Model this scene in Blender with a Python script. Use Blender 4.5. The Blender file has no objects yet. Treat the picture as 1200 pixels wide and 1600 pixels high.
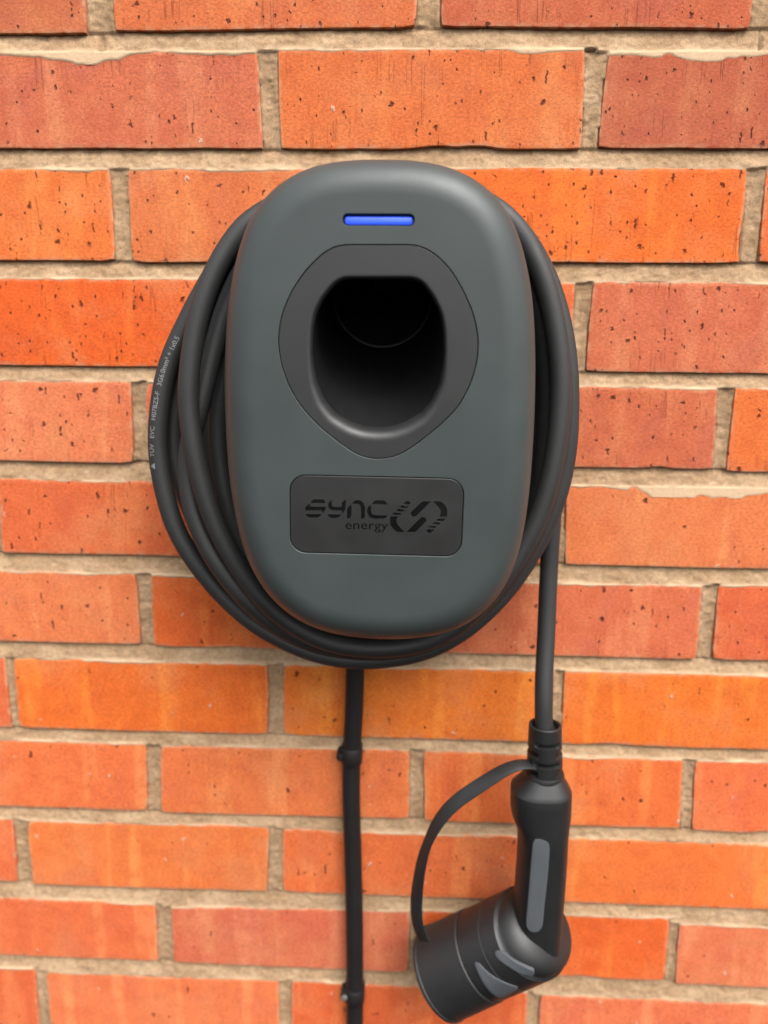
import bpy, bmesh, math, random
import numpy as np
from mathutils import Vector, Matrix

S = bpy.context.scene
COL = S.collection
RNG = random.Random(11)
MM = 0.001

# ------------------------------------------------------------------ camera, sky, sun, exposure
cam_data = bpy.data.cameras.new('camera')
cam = bpy.data.objects.new('camera', cam_data)
COL.objects.link(cam)
S.camera = cam
cam_data.sensor_fit = 'VERTICAL'
cam_data.sensor_height = 36.0
cam_data.lens = 36.0 * 1150.0 / 1600.0
cam_data.clip_start = 0.01
cam_data.clip_end = 50.0
cam.matrix_world = Matrix(((0.999224, -0.018327, 0.034867, 0.019853), (0.037806, 0.197695, -0.979534, -0.559853), (0.011059, 0.980092, 0.198234, 1.044742), (0.000000, 0.000000, 0.000000, 1.000000)))
cam_data.dof.use_dof = True
cam_data.dof.focus_distance = 0.460
cam_data.dof.aperture_fstop = cam_data.lens * MM / 0.0068

SUN_EL, SUN_AZ = math.radians(56), math.radians(150)     # azimuth clockwise from +Y
world = bpy.data.worlds.new('World')
S.world = world
world.use_nodes = True
wt = world.node_tree
wt.nodes.clear()
wo = wt.nodes.new('ShaderNodeOutputWorld')
bg = wt.nodes.new('ShaderNodeBackground')
hs = wt.nodes.new('ShaderNodeHueSaturation')
sky = wt.nodes.new('ShaderNodeTexSky')
sky.sky_type = 'NISHITA'
sky.sun_disc = False
sky.sun_elevation = SUN_EL
sky.sun_rotation = SUN_AZ
sky.air_density = 1.0
sky.dust_density = 6.0
sky.ozone_density = 1.0
hs.inputs['Saturation'].default_value = 0.25
bg.inputs['Strength'].default_value = 0.145
wt.links.new(sky.outputs[0], hs.inputs['Color'])
wt.links.new(hs.outputs[0], bg.inputs['Color'])
wt.links.new(bg.outputs[0], wo.inputs['Surface'])

sun_data = bpy.data.lights.new('sun', 'SUN')
sun_data.energy = 0.8
sun_data.angle = math.radians(50)
sun_data.color = (1.0, 0.97, 0.92)
sun = bpy.data.objects.new('sun', sun_data)
COL.objects.link(sun)
sdir = Vector((math.sin(SUN_AZ) * math.cos(SUN_EL), math.cos(SUN_AZ) * math.cos(SUN_EL), math.sin(SUN_EL)))
sun.rotation_euler = (-sdir).to_track_quat('-Z', 'Y').to_euler()
sun.location = (0, -2, 4)

S.view_settings.view_transform = 'Standard'
S.view_settings.look = 'None'
S.view_settings.exposure = 1.3
S.view_settings.gamma = 1.0
S.render.engine = 'CYCLES'
S.cycles.use_denoising = True
S.cycles.max_bounces = 8

# ------------------------------------------------------------------ helpers
def srgb(r, g, b, k=1.0):
    f = lambda v: (v / 255 / 12.92 if v / 255 <= 0.04045 else ((v / 255 + 0.055) / 1.055) ** 2.4) * k
    return (f(r), f(g), f(b), 1.0)

class NT:
    """Small wrapper that keeps node building short."""
    def __init__(self, name):
        self.m = bpy.data.materials.new(name)
        self.m.use_nodes = True
        self.t = self.m.node_tree
        self.t.nodes.clear()
        self.out = self.t.nodes.new('ShaderNodeOutputMaterial')
        self.b = self.t.nodes.new('ShaderNodeBsdfPrincipled')
        self.t.links.new(self.b.outputs[0], self.out.inputs['Surface'])
    def n(self, typ, **kw):
        nd = self.t.nodes.new(typ)
        for k, v in kw.items():
            setattr(nd, k, v)
        return nd
    def link(self, a, b):
        self.t.links.new(a, b)
    def put(self, sock, v):
        if hasattr(v, 'is_output'):
            self.link(v, sock)
        else:
            sock.default_value = v
    def noise(self, vec, scale, detail=3.0, rough=0.55, dist=0.0):
        nd = self.n('ShaderNodeTexNoise')
        self.put(nd.inputs['Vector'], vec)
        nd.inputs['Scale'].default_value = scale
        nd.inputs['Detail'].default_value = detail
        nd.inputs['Roughness'].default_value = rough
        nd.inputs['Distortion'].default_value = dist
        return nd.outputs['Fac']
    def scale(self, vec, s):
        nd = self.n('ShaderNodeVectorMath', operation='MULTIPLY')
        self.put(nd.inputs[0], vec)
        nd.inputs[1].default_value = s
        return nd.outputs[0]
    def ramp(self, fac, lo, hi, a=0.0, b=1.0):
        nd = self.n('ShaderNodeMapRange', interpolation_type='SMOOTHSTEP')
        self.put(nd.inputs[0], fac)
        for i, v in zip((1, 2, 3, 4), (lo, hi, a, b)):
            self.put(nd.inputs[i], v)
        return nd.outputs[0]
    def math(self, op, a, b=0.0):
        nd = self.n('ShaderNodeMath', operation=op)
        self.put(nd.inputs[0], a)
        self.put(nd.inputs[1], b)
        return nd.outputs[0]
    def mix(self, fac, a, b, blend='MIX'):
        nd = self.n('ShaderNodeMix', data_type='RGBA', blend_type=blend)
        self.put(nd.inputs[0], fac)
        self.put(nd.inputs[6], a)
        self.put(nd.inputs[7], b)
        return nd.outputs[2]
    def bump(self, h, strength, dist, normal=None):
        nd = self.n('ShaderNodeBump')
        nd.inputs['Strength'].default_value = strength
        nd.inputs['Distance'].default_value = dist
        self.put(nd.inputs['Height'], h)
        if normal is not None:
            self.link(normal, nd.inputs['Normal'])
        self.link(nd.outputs[0], self.b.inputs['Normal'])
        return nd.outputs[0]
    def pos(self):
        return self.n('ShaderNodeNewGeometry').outputs['Position']

def obj(name, verts, faces, mat, parent=None, smooth=None):
    me = bpy.data.meshes.new(name)
    me.from_pydata([tuple(v) for v in verts], [], [tuple(f) for f in faces])
    return link_mesh(name, me, mat, parent, smooth)

def link_mesh(name, me, mat, parent=None, smooth=None):
    me.update()
    if mat:
        me.materials.append(mat)
    if smooth is not None:
        me.shade_smooth()
        me.set_sharp_from_angle(angle=math.radians(smooth))
    o = bpy.data.objects.new(name, me)
    COL.objects.link(o)
    if parent is not None:
        o.parent = parent
        o.matrix_parent_inverse = parent_world(parent).inverted()
    return o

def parent_world(o):
    m = o.matrix_basis.copy()
    while o.parent is not None:
        m = o.parent.matrix_basis @ o.matrix_parent_inverse @ m if False else m
        break
    return WORLD.get(o.name, m)

WORLD = {}

def thing(name, label, cat, loc, group=None):
    o = bpy.data.objects.new(name, None)
    o.empty_display_size = 0.05
    COL.objects.link(o)
    o.location = loc
    WORLD[o.name] = Matrix.Translation(loc)
    o['label'] = label
    o['category'] = cat
    if group:
        o['group'] = group
    return o

def fix_normals(o):
    bm = bmesh.new()
    bm.from_mesh(o.data)
    bmesh.ops.recalc_face_normals(bm, faces=bm.faces)
    bm.to_mesh(o.data)
    bm.free()
    return o

def catmull(pts, n, closed=False):
    """n samples per span through the points."""
    P = np.array(pts, float)
    if closed:
        Q = np.vstack([P[-1], P, P[0], P[1]])
    else:
        Q = np.vstack([2 * P[0] - P[1], P, 2 * P[-1] - P[-2]])
    out = []
    for i in range(1, len(Q) - 2):
        p0, p1, p2, p3 = Q[i - 1:i + 3]
        # centripetal parameterisation: no overshoot
        t0 = 0
        t1 = t0 + max(np.linalg.norm(p1 - p0), 1e-9) ** 0.5
        t2 = t1 + max(np.linalg.norm(p2 - p1), 1e-9) ** 0.5
        t3 = t2 + max(np.linalg.norm(p3 - p2), 1e-9) ** 0.5
        for j in range(n):
            t = t1 + (t2 - t1) * j / n
            a1 = (t1 - t) / (t1 - t0) * p0 + (t - t0) / (t1 - t0) * p1
            a2 = (t2 - t) / (t2 - t1) * p1 + (t - t1) / (t2 - t1) * p2
            a3 = (t3 - t) / (t3 - t2) * p2 + (t - t2) / (t3 - t2) * p3
            b1 = (t2 - t) / (t2 - t0) * a1 + (t - t0) / (t2 - t0) * a2
            b2 = (t3 - t) / (t3 - t1) * a2 + (t - t1) / (t3 - t1) * a3
            out.append((t2 - t) / (t2 - t1) * b1 + (t - t1) / (t2 - t1) * b2)
    if not closed:
        out.append(P[-1])
    return np.array(out)

def resample(P, n, closed=False):
    if closed:
        P = np.vstack([P, P[:1]])
    d = np.r_[0, np.cumsum(np.linalg.norm(np.diff(P, axis=0), axis=1))]
    s = np.linspace(0, d[-1], n + 1)[:-1] if closed else np.linspace(0, d[-1], n)
    return np.stack([np.interp(s, d, P[:, k]) for k in range(P.shape[1])], 1)

def smooth_line(P, it, closed=False):
    P = P.copy()
    for _ in range(it):
        if closed:
            P = 0.5 * P + 0.25 * (np.roll(P, 1, 0) + np.roll(P, -1, 0))
        else:
            P[1:-1] = 0.5 * P[1:-1] + 0.25 * (P[:-2] + P[2:])
    return P

def loft(rings, close_ring=True, cap0=False, cap1=False):
    """rings: list of equal-length vertex loops -> verts, faces."""
    n = len(rings[0])
    v = [p for r in rings for p in r]
    f = []
    for i in range(len(rings) - 1):
        for j in range(n if close_ring else n - 1):
            k = (j + 1) % n
            f.append((i * n + j, i * n + k, (i + 1) * n + k, (i + 1) * n + j))
    if cap0:
        f.append(tuple(range(n))[::-1])
    if cap1:
        f.append(tuple((len(rings) - 1) * n + j for j in range(n)))
    return v, f

def frames(P):
    """tangent, normal, binormal along a path; the normal leans to the viewer's side of the wall (-Y)."""
    T = np.gradient(P, axis=0)
    T /= np.linalg.norm(T, axis=1)[:, None]
    ref = np.array([0, -1.0, 0])
    N = ref - T * (T @ ref)[:, None]
    N /= np.linalg.norm(N, axis=1)[:, None]
    return T, N, np.cross(T, N)

def tube(P, r, seg=20, caps=True):
    T, N, Bn = frames(P)
    a = np.linspace(0, 2 * math.pi, seg, endpoint=False)
    rr = np.broadcast_to(r, (len(P),))
    rings = [[P[i] + rr[i] * (math.cos(t) * N[i] + math.sin(t) * Bn[i]) for t in a] for i in range(len(P))]
    return loft(rings, True, caps, caps)

def lathe(base, axis, prof, seg=48, ref=(0, -1, 0)):
    """prof: (t, r) along axis from base."""
    ax = np.array(axis, float); ax /= np.linalg.norm(ax)
    u = np.array(ref, float); u -= ax * (u @ ax); u /= np.linalg.norm(u)
    w = np.cross(ax, u)
    base = np.array(base, float)
    rings = []
    for t, r in prof:
        rings.append([base + ax * t + max(r, 1e-5) * (math.cos(q) * u + math.sin(q) * w)
                      for q in np.linspace(0, 2 * math.pi, seg, endpoint=False)])
    return loft(rings, True, True, True)

def vnoise(x, z, cell, seed):
    """bilinear value noise, about -1..1, on arrays x, z (metres)."""
    rs = np.random.RandomState(seed)
    tab = rs.rand(256, 256) * 2 - 1
    u, v = x / cell, z / cell
    i, j = np.floor(u).astype(int), np.floor(v).astype(int)
    fu, fv = u - i, v - j
    fu, fv = fu * fu * (3 - 2 * fu), fv * fv * (3 - 2 * fv)
    g = lambda a, b: tab[a % 256, b % 256]
    return (g(i, j) * (1 - fu) + g(i + 1, j) * fu) * (1 - fv) + (g(i, j + 1) * (1 - fu) + g(i + 1, j + 1) * fu) * fv

# ------------------------------------------------------------------ materials
ALB = 0.64     # visible colour -> reflectance at this exposure

def brick_material():
    k = NT('fired_brick')
    p = k.pos()
    oi = k.n('ShaderNodeObjectInfo')
    base = oi.outputs['Color']
    rnd = oi.outputs['Random']
    off = k.n('ShaderNodeVectorMath', operation='ADD')
    k.link(p, off.inputs[0])
    cmb = k.n('ShaderNodeCombineXYZ')
    k.link(k.math('MULTIPLY', rnd, 7.3), cmb.inputs[0])
    k.link(cmb.outputs[0], off.inputs[1])
    v = off.outputs[0]
    sx = k.n('ShaderNodeSeparateXYZ'); k.link(v, sx.inputs[0])
    cx2 = k.n('ShaderNodeCombineXYZ'); k.link(sx.outputs[0], cx2.inputs[0]); k.link(sx.outputs[2], cx2.inputs[1])
    flat = cx2.outputs[0]
    # fired flashes: pinker and paler clouds, and pale upright drag bands
    c1 = k.noise(v, 22, 3, 0.55, 0.6)
    col = k.mix(k.ramp(c1, 0.5, 0.68, 0, 0.75), base, k.mix(1.0, base, (0.88, 0.86, 1.12, 1), 'MULTIPLY'))
    c2 = k.noise(k.scale(v, (42, 1, 4)), 1.0, 2, 0.5, 0.2)
    col = k.mix(k.math('MULTIPLY', k.ramp(c2, 0.52, 0.64, 0, 1.0), k.math('SUBTRACT', 1.05, k.math('MULTIPLY', oi.outputs['Alpha'], 0.5))), col, k.mix(1.0, base, (1.12, 1.42, 1.5, 1), 'MULTIPLY'))
    c3 = k.noise(v, 60, 4, 0.6)
    col = k.mix(k.ramp(c3, 0.38, 0.68, 0.0, 0.5), col, k.mix(1.0, base, (0.80, 0.66, 0.62, 1), 'MULTIPLY'))
    c4 = k.noise(v, 14, 4, 0.65)
    col = k.mix(k.ramp(c4, 0.46, 0.72, 0, 0.42), col, srgb(230, 150, 100, ALB))
    # sand grain
    gr = k.noise(v, 1500, 2, 0.7)
    gr2 = k.noise(k.scale(v, (420, 420, 700)), 1.0, 2, 0.6)
    gm = k.math('ADD', k.math('MULTIPLY', gr, 0.55), k.math('MULTIPLY', gr2, 0.45))
    col = k.mix(1.0, col, k.ramp(gm, 0.3, 0.7, 0.60, 1.34), 'MULTIPLY')
    # pits of several sizes, some drawn out upright by the wire
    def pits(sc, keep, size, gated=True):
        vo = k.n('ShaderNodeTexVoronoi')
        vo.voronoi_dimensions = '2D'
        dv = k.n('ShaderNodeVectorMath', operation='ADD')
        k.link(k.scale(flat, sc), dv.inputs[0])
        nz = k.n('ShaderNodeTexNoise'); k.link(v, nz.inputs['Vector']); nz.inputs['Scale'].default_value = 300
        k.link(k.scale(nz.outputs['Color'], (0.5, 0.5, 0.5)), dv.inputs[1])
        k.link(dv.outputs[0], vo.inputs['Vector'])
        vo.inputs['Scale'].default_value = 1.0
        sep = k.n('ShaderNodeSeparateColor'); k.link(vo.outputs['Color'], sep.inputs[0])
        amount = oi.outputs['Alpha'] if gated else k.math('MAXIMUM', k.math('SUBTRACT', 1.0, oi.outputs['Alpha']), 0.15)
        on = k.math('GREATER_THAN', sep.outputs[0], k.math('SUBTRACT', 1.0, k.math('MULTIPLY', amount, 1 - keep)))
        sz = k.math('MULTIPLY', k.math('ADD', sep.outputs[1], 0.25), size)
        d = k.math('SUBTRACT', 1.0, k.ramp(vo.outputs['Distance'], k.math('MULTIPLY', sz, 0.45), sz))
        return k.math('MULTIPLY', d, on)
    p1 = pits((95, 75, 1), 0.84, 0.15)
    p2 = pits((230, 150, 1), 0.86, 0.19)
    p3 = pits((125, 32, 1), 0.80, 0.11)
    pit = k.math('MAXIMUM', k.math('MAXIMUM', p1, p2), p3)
    col = k.mix(k.math('MULTIPLY', pit, 0.93), col, k.mix(1.0, base, (0.22, 0.16, 0.16, 1), 'MULTIPLY'))  # dark grit, and the shade of deep holes painted into the pit colour
    # pale lime specks
    p4 = pits((62, 62, 1), 0.94, 0.12, False)
    col = k.mix(k.math('MULTIPLY', p4, 0.75), col, srgb(240, 196, 168, ALB))
    # hair scratches drawn up the face
    sc1 = k.noise(k.scale(v, (150, 1, 4)), 1.0, 1, 0.5, 0.15)
    line = k.math('SUBTRACT', 1.0, k.ramp(k.math('ABSOLUTE', k.math('SUBTRACT', sc1, 0.57)), 0.0, 0.012))
    gate = k.ramp(k.noise(v, 26, 1), 0.55, 0.62)
    line = k.math('MULTIPLY', k.math('MULTIPLY', line, gate), oi.outputs['Alpha'])
    col = k.mix(k.math('MULTIPLY', line, 0.35), col, k.mix(1.0, base, (0.45, 0.35, 0.35, 1), 'MULTIPLY'))
    # worn, mortar-dusted arrises
    at = k.n('ShaderNodeAttribute', attribute_name='edge')
    ew = k.math('MULTIPLY', at.outputs['Fac'], k.ramp(k.noise(v, 130, 3), 0.36, 0.66))
    col = k.mix(k.math('MULTIPLY', ew, 0.8), col, srgb(232, 176, 138, ALB))
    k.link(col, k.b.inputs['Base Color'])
    k.b.inputs['Roughness'].default_value = 0.88
    k.b.inputs['Specular IOR Level'].default_value = 0.25
    h = k.math('ADD', k.math('MULTIPLY', gm, 0.35), k.math('MULTIPLY', c3, 0.5))
    h = k.math('SUBTRACT', h, k.math('MULTIPLY', pit, 1.6))
    h = k.math('SUBTRACT', h, k.math('MULTIPLY', line, 0.6))
    h = k.math('ADD', h, k.math('MULTIPLY', p4, 0.5))
    k.bump(h, 0.9, 0.0011)
    return k.m

def mortar_material():
    k = NT('lime_mortar')
    p = k.pos()
    g = k.noise(p, 1300, 2, 0.7)
    g2 = k.noise(p, 300, 3, 0.6)
    cl = k.noise(p, 35, 3, 0.6)
    col = k.mix(k.ramp(cl, 0.35, 0.7), srgb(179, 145, 110, ALB), srgb(202, 169, 133, ALB))
    col = k.mix(1.0, col, k.ramp(k.math('ADD', k.math('MULTIPLY', g, 0.6), k.math('MULTIPLY', g2, 0.4)), 0.28, 0.72, 0.62, 1.3), 'MULTIPLY')
    at = k.n('ShaderNodeAttribute', attribute_name='lime')
    col = k.mix(k.math('MULTIPLY', at.outputs['Fac'], 0.85), col, srgb(238, 204, 166, ALB))
    k.link(col, k.b.inputs['Base Color'])
    k.b.inputs['Roughness'].default_value = 0.95
    k.b.inputs['Specular IOR Level'].default_value = 0.2
    k.bump(k.math('ADD', g, k.math('MULTIPLY', g2, 1.0)), 0.6, 0.0007)
    return k.m

def plastic(name, c, rough, grain=0.05, gscale=2600, bump=0.00004, spec=0.5, dust=0.0):
    k = NT(name)
    p = k.pos()
    n = k.noise(p, gscale, 2, 0.6)
    big = k.noise(p, 16, 3, 0.6)
    col = k.mix(1.0, c, k.ramp(n, 0.25, 0.75, 1 - grain, 1 + grain), 'MULTIPLY')
    col = k.mix(1.0, col, k.ramp(big, 0.3, 0.7, 0.94, 1.06), 'MULTIPLY')
    if dust:
        d = k.ramp(k.noise(p, 900, 2, 0.8), 0.62, 0.74)
        d = k.math('MULTIPLY', d, k.ramp(k.noise(p, 60, 2), 0.4, 0.7, 0.2, 1.0))
        col = k.mix(k.math('MULTIPLY', d, dust), col, (0.20, 0.20, 0.20, 1))
    k.link(col, k.b.inputs['Base Color'])
    k.link(k.ramp(k.noise(p, 45, 3, 0.6), 0.3, 0.7, rough - 0.04, rough + 0.05), k.b.inputs['Roughness'])
    k.b.inputs['Specular IOR Level'].default_value = spec
    k.bump(n, 0.6, bump)
    return k.m

M_BRICK = brick_material()
M_MORTAR = mortar_material()
M_COVER = plastic('slate_grey_plastic', (0.0370, 0.0455, 0.0443, 1), 0.41, 0.06, spec=0.38, dust=0.16)
M_BEZEL = plastic('charcoal_plastic', (0.0150, 0.0150, 0.0150, 1), 0.48)
M_PLATE = plastic('dark_plate_plastic', (0.0125, 0.0122, 0.0120, 1), 0.46)
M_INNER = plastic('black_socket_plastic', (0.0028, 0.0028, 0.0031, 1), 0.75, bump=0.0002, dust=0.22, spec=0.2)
M_BACK = plastic('black_housing_plastic', (0.012, 0.012, 0.012, 1), 0.55)
M_GLOSS = plastic('gloss_black_lettering', (0.0025, 0.0025, 0.0025, 1), 0.3, spec=0.35)
M_CABLE = plastic('cable_rubber', (0.0180, 0.0180, 0.0178, 1), 0.58, 0.12, 1400, 0.00010, dust=0.20)
M_SUPPLY = plastic('supply_cable_sheath', (0.0095, 0.0080, 0.0080, 1), 0.6, spec=0.3)
M_PLUG = plastic('plug_black_plastic', (0.0100, 0.0100, 0.0100, 1), 0.46, dust=0.14)
M_CAP = plastic('cap_rubber', (0.0110, 0.0110, 0.0110, 1), 0.55, dust=0.12)
M_INLAY = plastic('grey_grip_rubber', (0.060, 0.066, 0.072, 1), 0.6)
M_NAIL = plastic('steel_nail', (0.42, 0.41, 0.40, 1), 0.45)
M_NAIL.node_tree.nodes['Principled BSDF'].inputs['Metallic'].default_value = 0.8
k = NT('white_print')
k.b.inputs['Base Color'].default_value = (0.17, 0.17, 0.17, 1)
k.b.inputs['Roughness'].default_value = 0.6
M_PRINT = k.m
k = NT('blue_status_lamp')
k.b.inputs['Base Color'].default_value = (0.02, 0.05, 0.5, 1)
k.b.inputs['Roughness'].default_value = 0.25
k.b.inputs['Emission Color'].default_value = (0.040, 0.105, 0.80, 1)
k.b.inputs['Emission Strength'].default_value = 0.40
tc = k.n('ShaderNodeTexCoord')
sp = k.n('ShaderNodeSeparateXYZ'); k.link(tc.outputs['Generated'], sp.inputs[0])
def bell(sock, p):                                        # the diffuser is brightest along its middle
    q = k.math('ABSOLUTE', k.math('SUBTRACT', k.math('MULTIPLY', sock, 2.0), 1.0))
    return k.math('SUBTRACT', 1.0, k.math('POWER', q, p))
glow = k.math('MULTIPLY', bell(sp.outputs[2], 2.5), bell(sp.outputs[0], 9.0))
k.link(k.math('ADD', 0.27, k.math('MULTIPLY', glow, 0.26)), k.b.inputs['Emission Strength'])
M_LAMP = k.m

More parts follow.
